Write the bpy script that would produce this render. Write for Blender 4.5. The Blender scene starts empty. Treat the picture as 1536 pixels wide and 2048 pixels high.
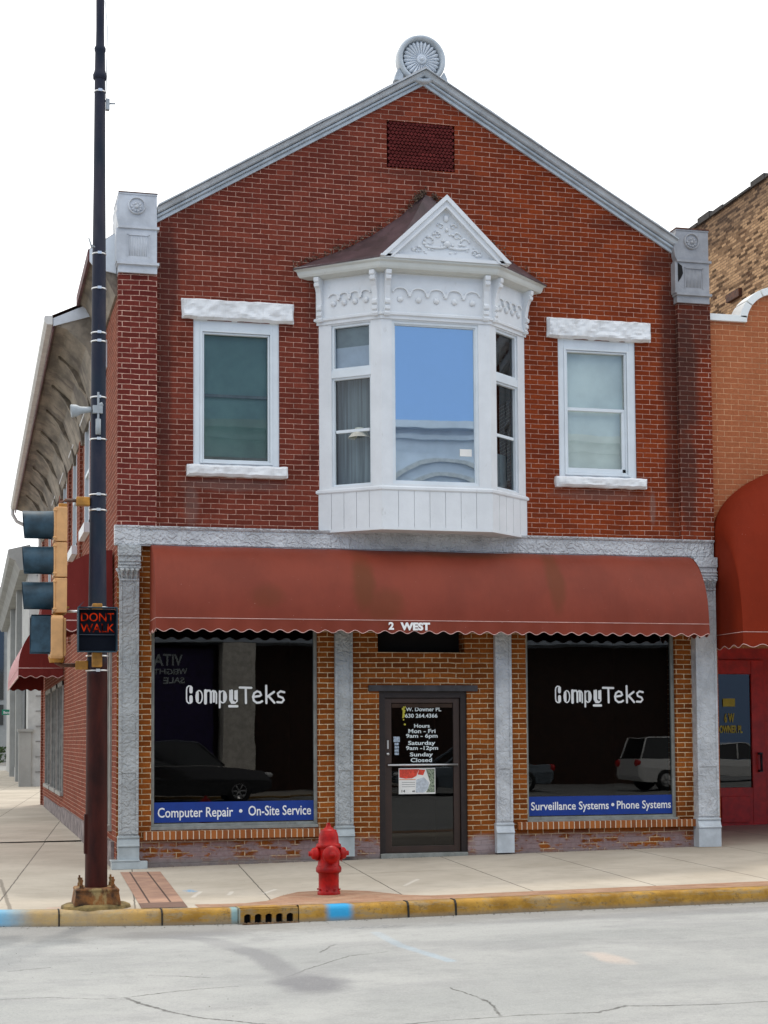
import bpy, bmesh, math, random
from mathutils import Vector, Matrix, noise
R_ = math.radians
random.seed(7)
sc = bpy.context.scene
col = sc.collection

# ------------------------------------------------------------------ camera
cam_d = bpy.data.cameras.new("camera"); cam = bpy.data.objects.new("camera", cam_d); col.objects.link(cam)
cam.matrix_world = Matrix(((0.9695594841946296, -0.009390528192002395, -0.2446757539857992, -1.9191410904287551),
                           (-0.24477578788141346, -0.06272954777421168, -0.9675483540904177, -22.16729969895579),
                           (-0.006262609302631845, 0.9979863835826209, -0.06311860192054695, 1.70),
                           (0, 0, 0, 1))) @ Matrix.Identity(4)
_c = cam.matrix_world
cam.matrix_world = Matrix(((_c[0][0], _c[0][1], _c[0][2], _c[0][3]), (_c[1][0], _c[1][1], _c[1][2], _c[1][3]), (_c[2][0], _c[2][1], _c[2][2], _c[2][3]), (0, 0, 0, 1)))
cam_d.sensor_fit = 'VERTICAL'; cam_d.sensor_height = 36.0; cam_d.sensor_width = 27.0
cam_d.lens = 3288.725 / 2048 * 36.0
cam_d.shift_y = (1269.78 - 1024) / 2048
cam_d.clip_end = 2000; cam_d.clip_start = .2
sc.camera = cam
sc.render.resolution_x = 768; sc.render.resolution_y = 1024

# ------------------------------------------------------------------ sky and sun
SUN_EL, SUN_AZ = 66.0, 20.0      # azimuth measured from +y (north of the picture) towards +x
w = bpy.data.worlds.new("World"); sc.world = w; w.use_nodes = True
wn = w.node_tree.nodes; wl = w.node_tree.links; wn.clear()
out = wn.new('ShaderNodeOutputWorld'); bg = wn.new('ShaderNodeBackground'); bg.inputs[1].default_value = 0.10
sky = wn.new('ShaderNodeTexSky'); sky.sky_type = 'NISHITA'; sky.sun_disc = False
sky.sun_elevation = R_(SUN_EL); sky.sun_rotation = R_(SUN_AZ); sky.air_density = 1.0; sky.dust_density = 1.0
tc = wn.new('ShaderNodeTexCoord'); sep = wn.new('ShaderNodeSeparateXYZ'); wl.new(tc.outputs['Generated'], sep.inputs[0])
# broken white cloud: solid towards +y, opening to blue towards -y
nz = wn.new('ShaderNodeTexNoise'); nz.inputs['Scale'].default_value = 2.2; nz.inputs['Detail'].default_value = 6
mp = wn.new('ShaderNodeMapping'); mp.inputs['Scale'].default_value = (1, 1, 2.5); wl.new(tc.outputs['Generated'], mp.inputs[0]); wl.new(mp.outputs[0], nz.inputs[0])
m1 = wn.new('ShaderNodeMath'); m1.operation = 'MULTIPLY_ADD'; wl.new(sep.outputs['Y'], m1.inputs[0]); m1.inputs[1].default_value = 1.3; m1.inputs[2].default_value = 0.20
mz = wn.new('ShaderNodeMath'); mz.operation = 'MULTIPLY_ADD'; wl.new(sep.outputs['Z'], mz.inputs[0]); mz.inputs[1].default_value = 1.9; wl.new(m1.outputs[0], mz.inputs[2])
m2 = wn.new('ShaderNodeMath'); m2.operation = 'MULTIPLY_ADD'; wl.new(nz.outputs['Fac'], m2.inputs[0]); m2.inputs[1].default_value = 0.7; wl.new(mz.outputs[0], m2.inputs[2])
m3 = wn.new('ShaderNodeMapRange'); wl.new(m2.outputs[0], m3.inputs[0]); m3.inputs[1].default_value = 0.0; m3.inputs[2].default_value = 0.7
m3.inputs[3].default_value = 0.10; m3.inputs[4].default_value = 1.0
blue = wn.new('ShaderNodeMix'); blue.data_type = 'RGBA'; blue.inputs[0].default_value = 0.75
wl.new(sky.outputs[0], blue.inputs[6]); blue.inputs[7].default_value = (1.9, 4.6, 9.8, 1)
mx = wn.new('ShaderNodeMix'); mx.data_type = 'RGBA'; wl.new(m3.outputs[0], mx.inputs[0]); wl.new(blue.outputs[2], mx.inputs[6])
mx.inputs[7].default_value = (15.0, 15.2, 15.3, 1)
wl.new(mx.outputs[2], bg.inputs[0]); wl.new(bg.outputs[0], out.inputs[0])

sun_d = bpy.data.lights.new("sun", 'SUN'); sun_d.energy = 1.35; sun_d.angle = R_(3.5); sun_d.color = (1.0, .95, .87)
sun = bpy.data.objects.new("sun", sun_d); col.objects.link(sun)
sd = Vector((math.sin(R_(SUN_AZ)) * math.cos(R_(SUN_EL)), math.cos(R_(SUN_AZ)) * math.cos(R_(SUN_EL)), math.sin(R_(SUN_EL))))
sun.rotation_euler = sd.to_track_quat('Z', 'Y').to_euler()
sun.location = (10, 20, 40)
sc.view_settings.view_transform = 'Standard'; sc.view_settings.look = 'None'
sc.view_settings.exposure = 0.12; sc.view_settings.gamma = 1.0
sc.cycles.max_bounces = 8; sc.cycles.transparent_max_bounces = 12

# ------------------------------------------------------------------ node helpers
class NT:
    def __init__(s, name):
        s.m = bpy.data.materials.new(name); s.m.use_nodes = True
        s.n = s.m.node_tree.nodes; s.l = s.m.node_tree.links; s.n.clear()
        s.out = s.n.new('ShaderNodeOutputMaterial')
        s.geo = None
    def pos(s):
        if not s.geo: s.geo = s.n.new('ShaderNodeNewGeometry')
        return s.geo.outputs['Position']
    def link(s, a, b): s.l.new(a, b)
    def setin(s, sock, v):
        if hasattr(v, 'is_output') or isinstance(v, bpy.types.NodeSocket): s.l.new(v, sock)
        elif v is not None:
            if isinstance(v, tuple) and len(v) == 3 and sock.type == 'RGBA': v = v + (1,)
            sock.default_value = v
    def math(s, op, a, b=None, c=None, clamp=False):
        n = s.n.new('ShaderNodeMath'); n.operation = op; n.use_clamp = clamp
        s.setin(n.inputs[0], a)
        if b is not None: s.setin(n.inputs[1], b)
        if c is not None: s.setin(n.inputs[2], c)
        return n.outputs[0]
    def vmath(s, op, a, b):
        n = s.n.new('ShaderNodeVectorMath'); n.operation = op; s.setin(n.inputs[0], a); s.setin(n.inputs[1], b); return n.outputs[0]
    def noise(s, scale=5., detail=4., rough=.55, vec=None, stretch=None, dist=0., colour=False):
        n = s.n.new('ShaderNodeTexNoise'); n.inputs['Scale'].default_value = scale; n.inputs['Detail'].default_value = detail
        n.inputs['Roughness'].default_value = rough; n.inputs['Distortion'].default_value = dist
        v = vec if vec is not None else s.pos()
        if stretch: v = s.vmath('MULTIPLY', v, stretch)
        s.link(v, n.inputs['Vector'])
        return n.outputs['Color' if colour else 'Fac']
    def ramp(s, f, a, b, lo=0., hi=1.):
        n = s.n.new('ShaderNodeMapRange'); n.interpolation_type = 'SMOOTHSTEP'
        s.setin(n.inputs[0], f); n.inputs[1].default_value = a; n.inputs[2].default_value = b; n.inputs[3].default_value = lo; n.inputs[4].default_value = hi
        return n.outputs[0]
    def mix(s, f, a, b, blend='MIX'):
        n = s.n.new('ShaderNodeMix'); n.data_type = 'RGBA'; n.blend_type = blend; n.clamp_factor = True
        s.setin(n.inputs[0], f); s.setin(n.inputs[6], a); s.setin(n.inputs[7], b); return n.outputs[2]
    def xyz(s, v=None):
        n = s.n.new('ShaderNodeSeparateXYZ'); s.link(v if v is not None else s.pos(), n.inputs[0]); return n.outputs
    def comb(s, x, y, z):
        n = s.n.new('ShaderNodeCombineXYZ'); s.setin(n.inputs[0], x); s.setin(n.inputs[1], y); s.setin(n.inputs[2], z); return n.outputs[0]
    def bump(s, h, strength=.5, dist=.01, normal=None):
        n = s.n.new('ShaderNodeBump'); n.inputs['Strength'].default_value = strength; n.inputs['Distance'].default_value = dist
        s.link(h, n.inputs['Height'])
        if normal is not None: s.link(normal, n.inputs['Normal'])
        return n.outputs[0]
    def bsdf(s, colour, rough=.7, metal=0., spec=.5, normal=None, emit=None, estr=0., coat=0.):
        n = s.n.new('ShaderNodeBsdfPrincipled'); s.setin(n.inputs['Base Color'], colour); s.setin(n.inputs['Roughness'], rough)
        n.inputs['Metallic'].default_value = metal; n.inputs['Specular IOR Level'].default_value = spec
        if coat: n.inputs['Coat Weight'].default_value = coat
        if normal is not None: s.link(normal, n.inputs['Normal'])
        if emit: n.inputs['Emission Color'].default_value = emit + (1,); n.inputs['Emission Strength'].default_value = estr
        s.link(n.outputs[0], s.out.inputs[0]); return n
    def ell(s, blobs, planar='xz', wob=.35):
        """sum of soft elliptical masks (cx, cz, rx, rz, strength) with ragged edges"""
        X = s.xyz(); h = X[0] if planar[0] == 'x' else X[1]; v = X[2] if planar[1] == 'z' else X[1]
        nn = s.noise(3.5, 5, .65, stretch=(1, 1, .6) if planar[1] == 'z' else None)
        tot = None
        for cx, cz, rx, rz, st in blobs:
            a = s.math('MULTIPLY', s.math('SUBTRACT', h, cx), 1 / rx); b = s.math('MULTIPLY', s.math('SUBTRACT', v, cz), 1 / rz)
            d = s.math('SQRT', s.math('ADD', s.math('MULTIPLY', a, a), s.math('MULTIPLY', b, b)))
            d = s.math('ADD', d, s.math('MULTIPLY_ADD', nn, wob * 2.4, -wob * 1.2))
            m = s.ramp(d, .45, 1.1, st, 0.)
            tot = m if tot is None else s.math('MAXIMUM', tot, m)
        return tot

def simple(name, colour, rough=.7, metal=0., var=.15, scale=6., spec=.5, bump=0., bscale=40., dirt=None, coat=0., stretch=None):
    t = NT(name)
    n = t.noise(scale, 5, .6, stretch=stretch)
    dark = tuple(c * (1 - var * 1.6) for c in colour); lite = tuple(min(1, c * (1 + var)) for c in colour)
    c = t.mix(t.ramp(n, .3, .7), dark, lite)
    if dirt:
        d = t.noise(dirt[1], 6, .7, stretch=(1, 1, .35)); c = t.mix(t.ramp(d, dirt[2], dirt[2] + .15, 0, dirt[3]), c, dirt[0])
    nm = t.bump(t.noise(bscale, 4, .6), bump, .01) if bump else None
    t.bsdf(c, rough, metal, spec, nm, coat=coat)
    return t.m

def brick(name, ca, cb, mortar, u_off=0., v_off=0., bw=.231, rh=.0715, ms=.0062, var=1., stains_and_shade=(), extra=None, bumpd=.008, tint=None, wob=.008, missing=.12, planar='xz', dirtmul=False):
    t = NT(name); X = t.xyz(); g = t.geo
    N = t.xyz(g.outputs['True Normal'])
    fx = t.math('GREATER_THAN', t.math('ABSOLUTE', N[0]), .6); fz = t.math('GREATER_THAN', t.math('ABSOLUTE', N[2]), .7)
    u = t.math('ADD', t.math('MULTIPLY', X[0], t.math('SUBTRACT', 1, fx)), t.math('MULTIPLY', X[1], fx))
    v = t.math('ADD', t.math('MULTIPLY', X[2], t.math('SUBTRACT', 1, fz)), t.math('MULTIPLY', X[1], fz))
    d1 = t.noise(1.7, 2, .5); d2 = t.noise(9., 3, .6)
    v2 = t.math('ADD', v, t.math('ADD', t.math('MULTIPLY_ADD', d1, wob * 3.0, v_off), t.math('MULTIPLY_ADD', d2, wob, -wob * .5)))
    d3 = t.noise(8.3, 3, .6, vec=t.vmath('ADD', t.pos(), (3.3, 1.2, 7.7)))
    u2 = t.math('ADD', u, t.math('MULTIPLY_ADD', d3, wob * 2.4, u_off))
    b = t.n.new('ShaderNodeTexBrick'); t.link(t.comb(u2, v2, 0.), b.inputs['Vector'])
    b.inputs['Scale'].default_value = 1.; b.inputs['Brick Width'].default_value = bw; b.inputs['Row Height'].default_value = rh
    b.inputs['Mortar Size'].default_value = ms; b.inputs['Mortar Smooth'].default_value = .5; b.inputs['Bias'].default_value = 0.
    b.inputs['Color1'].default_value = (0, 0, 0, 1); b.inputs['Color2'].default_value = (1, 1, 1, 1); b.inputs['Mortar'].default_value = (.5, .5, .5, 1)
    rnd = t.xyz(b.outputs['Color'])[0]
    big = t.noise(.8, 5, .6); fine = t.noise(38., 4, .6)
    f = t.math('ADD', t.math('MULTIPLY', rnd, .75 * var), t.math('MULTIPLY_ADD', big, 1.3, -.50), clamp=True)
    c = t.mix(f, ca, cb)
    if tint: # slow change of brick colour along the wall
        c = t.mix(t.ramp(t.math('ADD', X[0] if planar[0] == 'x' else X[1], t.math('MULTIPLY_ADD', big, 2.2, -1.1)), tint[1], tint[2]), c, t.mix(f, *tint[0]))
    blot = t.noise(.55, 7, .72, vec=t.vmath('ADD', t.pos(), (5, 9, 1)))
    c = t.mix(t.ramp(blot, .50, .72, 0, .55 if var >= 1 else .15), c, tuple(x * .50 for x in ca)); c = t.mix(t.ramp(blot, .42, .26, 0, .35 if var >= 1 else .1), c, tuple(min(1, x * 1.35) for x in cb))
    odd = t.math('GREATER_THAN', rnd, .86); c = t.mix(t.math('MULTIPLY', odd, .45 * var), c, tuple(x * .45 for x in ca))
    c = t.mix(t.ramp(fine, .35, .75, 0, .38), c, tuple(x * .5 for x in ca))
    mcol = t.mix(t.ramp(t.noise(2.3, 4, .6), .35, .7), mortar, tuple(x * .62 for x in mortar))
    mfac = b.outputs['Fac']
    drop = t.ramp(t.noise(2.9, 5, .7, vec=t.vmath('ADD', t.pos(), (9.1, 4, 2))), .60, .75, 0., missing * 4)
    mv_ = t.ramp(t.noise(16., 4, .7, vec=t.vmath('ADD', t.pos(), (2.1, 8, 3))), .32, .60, .45, 1.)
    mfac2 = t.math('MULTIPLY', t.math('MULTIPLY', mfac, mv_), t.math('SUBTRACT', 1., drop), clamp=True)
    c = t.mix(mfac2, c, mcol)
    if extra: c = extra(t, c, X, mfac)
    for bl in stains_and_shade:
        c = t.mix(t.ell(bl[1], planar), c, t.mix(.32, bl[0], c, 'MIX') if not dirtmul else t.mix(.5, bl[0], t.mix(.8, c, bl[0], 'MULTIPLY')))
    h = t.math('ADD', t.math('SUBTRACT', 1, mfac), t.math('MULTIPLY', fine, .35))
    h = t.math('ADD', h, t.math('MULTIPLY', rnd, .22))
    t.bsdf(c, .92, spec=.10, normal=t.bump(h, .8, bumpd))
    return t.m

# ------------------------------------------------------------------ mesh helpers
class MB:
    def __init__(s): s.v = []; s.f = []; s.mi = []; s.sm = []
    def add(s, vs, fs, mi=0, smooth=False):
        o = len(s.v); s.v += [tuple(x) for x in vs]
        for f in fs: s.f.append(tuple(i + o for i in f)); s.mi.append(mi); s.sm.append(smooth)
        return s
    def box(s, x0, x1, y0, y1, z0, z1, mi=0, M=None):
        vs = [Vector(p) for p in ((x0, y0, z0), (x1, y0, z0), (x1, y1, z0), (x0, y1, z0), (x0, y0, z1), (x1, y0, z1), (x1, y1, z1), (x0, y1, z1))]
        if M: vs = [M @ v for v in vs]
        return s.add(vs, [(0, 3, 2, 1), (4, 5, 6, 7), (0, 1, 5, 4), (1, 2, 6, 5), (2, 3, 7, 6), (3, 0, 4, 7)], mi)
    def prism(s, poly, a0, a1, axis='y', mi=0, M=None):
        """poly: 2D points (CCW), extruded along axis from a0 to a1"""
        n = len(poly)
        def P(p, a):
            if axis == 'y': v = Vector((p[0], a, p[1]))
            elif axis == 'x': v = Vector((a, p[0], p[1]))
            else: v = Vector((p[0], p[1], a))
            return M @ v if M else v
        vs = [P(p, a0) for p in poly] + [P(p, a1) for p in poly]
        fs = [tuple(range(n)), tuple(range(2 * n - 1, n - 1, -1))] + [(i, i + n, (i + 1) % n + n, (i + 1) % n) for i in range(n)]
        return s.add(vs, fs, mi)
    def sweep(s, prof, path, closed=False, mi=0, smooth=False, caps=True):
        """prof: list of Vector offsets given by function prof(i)->[Vector]; path handled by caller"""
        n = len(prof[0]); vs = [p for ring in prof for p in ring]; fs = []
        for i in range(len(prof) - 1):
            for j in range(n if closed else n - 1):
                k = (j + 1) % n; fs.append((i * n + j, i * n + k, (i + 1) * n + k, (i + 1) * n + j))
        if caps and closed: fs += [tuple(range(n - 1, -1, -1)), tuple(range((len(prof) - 1) * n, len(prof) * n))]
        return s.add(vs, fs, mi, smooth)
    def tube(s, pts, rs, n=14, mi=0, caps=True, smooth=True):
        pts = [Vector(p) for p in pts]
        if not hasattr(rs, '__len__'): rs = [rs] * len(pts)
        rings = []; up = None
        for i, p in enumerate(pts):
            d = (pts[min(i + 1, len(pts) - 1)] - pts[max(i - 1, 0)])
            if d.length < 1e-6: d = Vector((0, 0, 1))
            d.normalize()
            if up is None: up = Vector((0, 0, 1)) if abs(d.z) < .9 else Vector((1, 0, 0))
            a = d.cross(up); a.normalize(); b = d.cross(a); b.normalize()
            if abs(d.z) < .9: up = Vector((0, 0, 1))
            rings.append([p + a * math.cos(2 * math.pi * k / n) * rs[i] + b * math.sin(2 * math.pi * k / n) * rs[i] for k in range(n)])
        return s.sweep(rings, None, closed=True, mi=mi, smooth=smooth, caps=caps)
    def lathe(s, prof, c, axis=(0, 0, 1), n=28, mi=0, smooth=True, a0=0, a1=2 * math.pi, scale=(1, 1)):
        """prof: (r, h) pairs along axis"""
        ax = Vector(axis).normalized(); t = Vector((0, 0, 1)) if abs(ax.z) < .9 else Vector((1, 0, 0))
        a = ax.cross(t).normalized(); b = ax.cross(a).normalized(); c = Vector(c)
        full = abs(a1 - a0 - 2 * math.pi) < 1e-4; m = n if full else n + 1
        vs = []; fs = []
        for r, h in prof:
            for k in range(m):
                th = a0 + (a1 - a0) * k / n
                vs.append(c + ax * h + a * math.cos(th) * r * scale[0] + b * math.sin(th) * r * scale[1])
        for i in range(len(prof) - 1):
            for k in range(n):
                k2 = (k + 1) % m; fs.append((i * m + k, i * m + k2, (i + 1) * m + k2, (i + 1) * m + k))
        return s.add(vs, fs, mi, smooth)
    def quad(s, a, b, c, d, mi=0): return s.add([a, b, c, d], [(0, 1, 2, 3)], mi)
    def ico(s, c, r, sub=1, mi=0, sc=(1, 1, 1), smooth=True):
        bm = bmesh.new(); bmesh.ops.create_icosphere(bm, subdivisions=sub, radius=1)
        vs = [(c[0] + v.co.x * r * sc[0], c[1] + v.co.y * r * sc[1], c[2] + v.co.z * r * sc[2]) for v in bm.verts]
        fs = [tuple(v.index for v in f.verts) for f in bm.faces]; bm.free(); return s.add(vs, fs, mi, smooth)
    def build(s, name, mats, parent=None, label=None, bevel=0, fixn=True):
        me = bpy.data.meshes.new(name); me.from_pydata(s.v, [], s.f)
        if not isinstance(mats, (list, tuple)): mats = [mats]
        for m in mats: me.materials.append(m)
        for p, i, sm in zip(me.polygons, s.mi, s.sm): p.material_index = i; p.use_smooth = sm
        if fixn:
            bm = bmesh.new(); bm.from_mesh(me); bmesh.ops.recalc_face_normals(bm, faces=bm.faces); bm.to_mesh(me); bm.free()
        me.update()
        o = bpy.data.objects.new(name, me); col.objects.link(o)
        if parent:
            o.parent = parent
            if parent.type == 'EMPTY': o.matrix_parent_inverse = Matrix.Translation(-Vector(parent.location))
        if label: o['label'] = label
        if bevel:
            b = o.modifiers.new('bevel', 'BEVEL'); b.width = bevel; b.segments = 2; b.limit_method = 'ANGLE'; b.angle_limit = R_(35)
        return o
def thing(name, label, cat, loc, group=None):
    o = bpy.data.objects.new(name, None); col.objects.link(o); o.location = loc; o.empty_display_size = .2
    o['label'] = label; o['category'] = cat
    if group: o['group'] = group
    return o
def tag(o, label, cat, group=None):
    o['label'] = label; o['category'] = cat
    if group: o['group'] = group
    return o
def struct(o): o['kind'] = 'structure'; return o
def text_mb(string, width, height, bold=0., fontmode=None, depth=.002, space=1.):
    cu = bpy.data.curves.new('lettering', 'FONT'); cu.body = string; cu.size = 1; cu.offset = bold; cu.space_character = space; cu.resolution_u = 3
    o = bpy.data.objects.new('lettering_tmp', cu); col.objects.link(o)
    bpy.context.view_layer.update()
    dg = bpy.context.evaluated_depsgraph_get(); me = bpy.data.meshes.new_from_object(o.evaluated_get(dg))
    vs = [v.co.copy() for v in me.vertices]; fs = [tuple(p.vertices) for p in me.polygons]
    bpy.data.objects.remove(o); bpy.data.curves.remove(cu); bpy.data.meshes.remove(me)
    x0 = min(v.x for v in vs); x1 = max(v.x for v in vs); 
    k = width / (x1 - x0); kz = height / .73
    return [(( v.x - x0) * k, v.y * kz) for v in vs], fs
def put_text(mb, string, x, z, y, width, height, bold=0., mirror=False, slope=0., mi=0, space=1.):
    vs, fs = text_mb(string, width, height, bold, space=space)
    sx = -1 if mirror else 1
    mb.add([(x + sx * p[0], y, z + p[1] + slope * p[0]) for p in vs], fs, mi)
def ribbon(mb, pts, wd, y, ox, oz, k, kz=None, mi=0, cap=True):
    """flat stroke of width wd along 2D points, round ends"""
    kz = kz or k
    P = [Vector((ox + p[0] * k, oz + p[1] * kz)) for p in pts]; n = len(P); L = []; Rr = []
    for i in range(n):
        d = (P[min(i + 1, n - 1)] - P[max(i - 1, 0)]).normalized(); nn = Vector((-d.y, d.x)) * wd / 2; L.append(P[i] + nn); Rr.append(P[i] - nn)
    vs = [(p.x, y, p.y) for p in L] + [(p.x, y, p.y) for p in Rr]
    mb.add(vs, [(i, i + 1, n + i + 1, n + i) for i in range(n - 1)], mi)
    if cap:
        for e, (p, q) in enumerate(((P[0], P[1]), (P[-1], P[-2]))):
            c = [(p.x + math.cos(a * math.pi / 5) * wd / 2, y - .0003 * (e + 1), p.y + math.sin(a * math.pi / 5) * wd / 2) for a in range(10)]
            mb.add(c, [tuple(range(10))], mi)
def arc(cx, cz, rx, rz, a0, a1, n=14): return [(cx + rx * math.cos(R_(a0 + (a1 - a0) * i / n)), cz + rz * math.sin(R_(a0 + (a1 - a0) * i / n))) for i in range(n + 1)]
def gz(x): return .0135 * min(max(x, 0), 14)

# ------------------------------------------------------------------ materials
M = {}
GREY = (.20, .19, .19)
def paintpeel(t, c, X, mf):   # flaking lilac-grey paint on the low knee walls
    low = t.ramp(X[2], .40, .26, 0, 1); nn = t.noise(3.2, 6, .7, stretch=(1, 1, 2.2))
    m = t.math('MULTIPLY', low, t.ramp(nn, .42, .52)); c = t.mix(m, c, t.mix(t.noise(14, 5, .7), (.15, .075, .065), (.34, .27, .275)))
    low2 = t.ramp(X[2], .15, .06, 0, .8); return t.mix(low2, c, t.mix(t.noise(11, 5, .7), (.10, .085, .08), (.27, .25, .24)))
M['brick_front'] = brick('red_brick_upper', (.125, .026, .017), (.235, .052, .031), (.66, .40, .31), ms=.0050, tint=(((.155, .024, .007), (.29, .052, .013)), 3.0, 6.0), missing=.2,
    stains_and_shade=[((.028, .014, .014), [(8.10, 7.4, .26, 1.9, .95), (8.06, 5.6, .13, 1.3, .75), (7.9, 8.65, .40, .30, .8), (.66, 8.1, .20, 1.1, .8), (.62, 6.6, .13, 1.9, .75), (7.2, 9.25, .5, .15, .5), (2.7, 7.2, .12, 2.2, .35), (4.2, 9.72, .75, .10, .5), (1.0, 8.85, .5, .2, .4)]),  # blobs beside the left pier paint its crevice shadow into the brick
            ((.20, .17, .15), [(1.6, 5.18, .9, .10, .4), (6.9, 5.2, .9, .10, .35), (1.0, 4.9, .12, .35, .35), (7.75, 5.05, .06, .3, .5)])])
M['brick_pier'] = brick('red_brick_corner_pier', (.115, .020, .017), (.21, .043, .030), (.80, .50, .39), u_off=.06, missing=.06, wob=.009,
    stains_and_shade=[((.11, .025, .02), [(.25, 4.85, .5, .2, .6)])])
M['brick_pier_dirty'] = brick('sooty_brick_corner_pier', (.12, .018, .008), (.24, .042, .014), (.62, .38, .30), u_off=.02, missing=.25,
    stains_and_shade=[((.030, .022, .020), [(8.24, 7.0, .30, 1.4, .95), (8.27, 5.6, .19, 1.1, .8), (8.5, 7.8, .40, .45, .75)])])
M['brick_store'] = brick('orange_brown_brick', (.125, .030, .006), (.37, .108, .018), (.66, .50, .31), ms=.008, rh=.071, extra=paintpeel, missing=.03, wob=.008,
    stains_and_shade=[((.36, .30, .30), [(5.1, .22, .3, .14, .85)])])
M['brick_side'] = brick('side_wall_brick', (.16, .038, .022), (.27, .070, .038), (.55, .36, .27), missing=.05, planar='yz')
M['brick_next'] = brick('tan_orange_brick', (.37, .115, .050), (.47, .165, .070), (.66, .36, .20), bw=.235, rh=.080, ms=.006, var=.35, missing=.10, bumpd=.004)
M['brick_common'] = brick('old_common_brick', (.09, .045, .025), (.60, .38, .21), (.16, .12, .09), var=1.9, missing=.2, ms=.008, planar='yz',
    stains_and_shade=[((.06, .045, .04), [(20, 14.9, 14, .8, .7)])])
def soldier():
    t = NT('soldier_course_brick'); X = t.xyz(); N = t.xyz(t.geo.outputs['True Normal'])
    b = t.n.new('ShaderNodeTexBrick'); t.link(t.comb(t.math('ADD', X[0], t.math('MULTIPLY', t.noise(7, 2), .006)), 2.5, 0), b.inputs['Vector'])
    b.offset = 0.; b.inputs['Scale'].default_value = 1; b.inputs['Brick Width'].default_value = .0785; b.inputs['Row Height'].default_value = 5.; b.inputs['Mortar Size'].default_value = .0065
    b.inputs['Color1'].default_value = (0, 0, 0, 1); b.inputs['Color2'].default_value = (1, 1, 1, 1)
    rnd = t.xyz(b.outputs['Color'])[0]; c = t.mix(t.math('ADD', t.math('MULTIPLY', rnd, .6), t.math('MULTIPLY', t.noise(9), .4)), (.17, .045, .012), (.40, .13, .03))
    c = t.mix(b.outputs['Fac'], c, (.60, .50, .38)); c = t.mix(t.ramp(t.noise(6, 5, .7), .6, .75, 0, .5), c, (.22, .15, .13))
    t.bsdf(c, .85, spec=.3, normal=t.bump(t.math('SUBTRACT', t.math('MULTIPLY', t.noise(40), .3), b.outputs['Fac']), .7, .008)); return t.m
M['soldier'] = soldier()
def whitepaint(name, base=(.72, .75, .78), dirt=(.34, .31, .27), amt=.5, rough=.55, thr=.60):
    t = NT(name); n1 = t.noise(2.5, 5, .6); c = t.mix(t.ramp(n1, .3, .7), tuple(x * .90 for x in base), base)
    n2 = t.noise(9, 7, .75, stretch=(1, 1, .4)); c = t.mix(t.ramp(n2, thr, thr + .18, 0, amt), c, dirt)
    n3 = t.noise(60, 4, .7); c = t.mix(t.ramp(n3, .62, .72, 0, .35), c, dirt)
    t.bsdf(c, rough, spec=.4, normal=t.bump(t.noise(30, 5, .7), .25, .006)); return t.m
M['white'] = whitepaint('white_painted_wood', (.72, .74, .755))
M['white_clean'] = whitepaint('white_vinyl_trim', (.70, .75, .78), (.45, .47, .48), .25)
M['stone_white'] = whitepaint('rock_faced_stone_painted_white', (.78, .79, .795), (.40, .36, .31), .6, .8, .55)
M['cream'] = whitepaint('weathered_cornice_wood', (.58, .59, .55), (.22, .19, .15), .6)
def silver(name, base=(.34, .36, .375), orn=1.2, rust=.2, dscale=26.):
    t = NT(name); v = t.n.new('ShaderNodeTexVoronoi'); v.feature = 'SMOOTH_F1'; v.inputs['Scale'].default_value = dscale * .5
    t.link(t.vmath('ADD', t.pos(), t.vmath('MULTIPLY', t.noise(7, 2, colour=True), (.12, .12, .12))), v.inputs['Vector'])
    wv = t.n.new('ShaderNodeTexWave'); wv.wave_type = 'RINGS'; wv.rings_direction = 'SPHERICAL'; wv.inputs['Scale'].default_value = 3.; wv.inputs['Distortion'].default_value = 14; wv.inputs['Detail'].default_value = 3; wv.inputs['Detail Scale'].default_value = 3.0
    t.link(t.pos(), wv.inputs['Vector'])
    h = t.math('ADD', t.math('MULTIPLY', v.outputs[0], 1.0), t.math('MULTIPLY', wv.outputs['Fac'], .6))
    c = t.mix(t.ramp(t.noise(4, 5, .6), .3, .7), tuple(x * .85 for x in base), tuple(x * 1.15 for x in base))
    c = t.mix(t.ramp(t.noise(5, 7, .75, stretch=(1, 1, .5)), .62, .74, 0, rust), c, (.16, .10, .07))
    t.bsdf(c, .42, metal=.0, spec=.5, normal=t.bump(h, .55 * orn, .012)); return t.m
M['silver'] = silver('silver_painted_pressed_metal', (.50, .51, .52), 2.6, .2, 34.)
M['silver_col'] = silver('silver_painted_cast_iron', (.35, .365, .365), 2.0, .12, 34.)
M['silver_plain'] = silver('silver_painted_metal_plain', (.48, .52, .55), .12, .30)
M['silver_plain_col'] = silver('cast_iron_plain', (.36, .40, .41), .10, .15)
M['silver_right'] = silver('cast_iron_light', (.46, .475, .49), 1.6, .25, 34.)
M['galv'] = silver('weathered_galvanised_metal', (.50, .52, .55), .15, .35)
M['galv_dirty'] = silver('stained_galvanised_metal', (.30, .30, .31), .15, .85)
M['rake'] = silver('grey_painted_metal_moulding', (.46, .50, .53), .06, .3)
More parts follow.
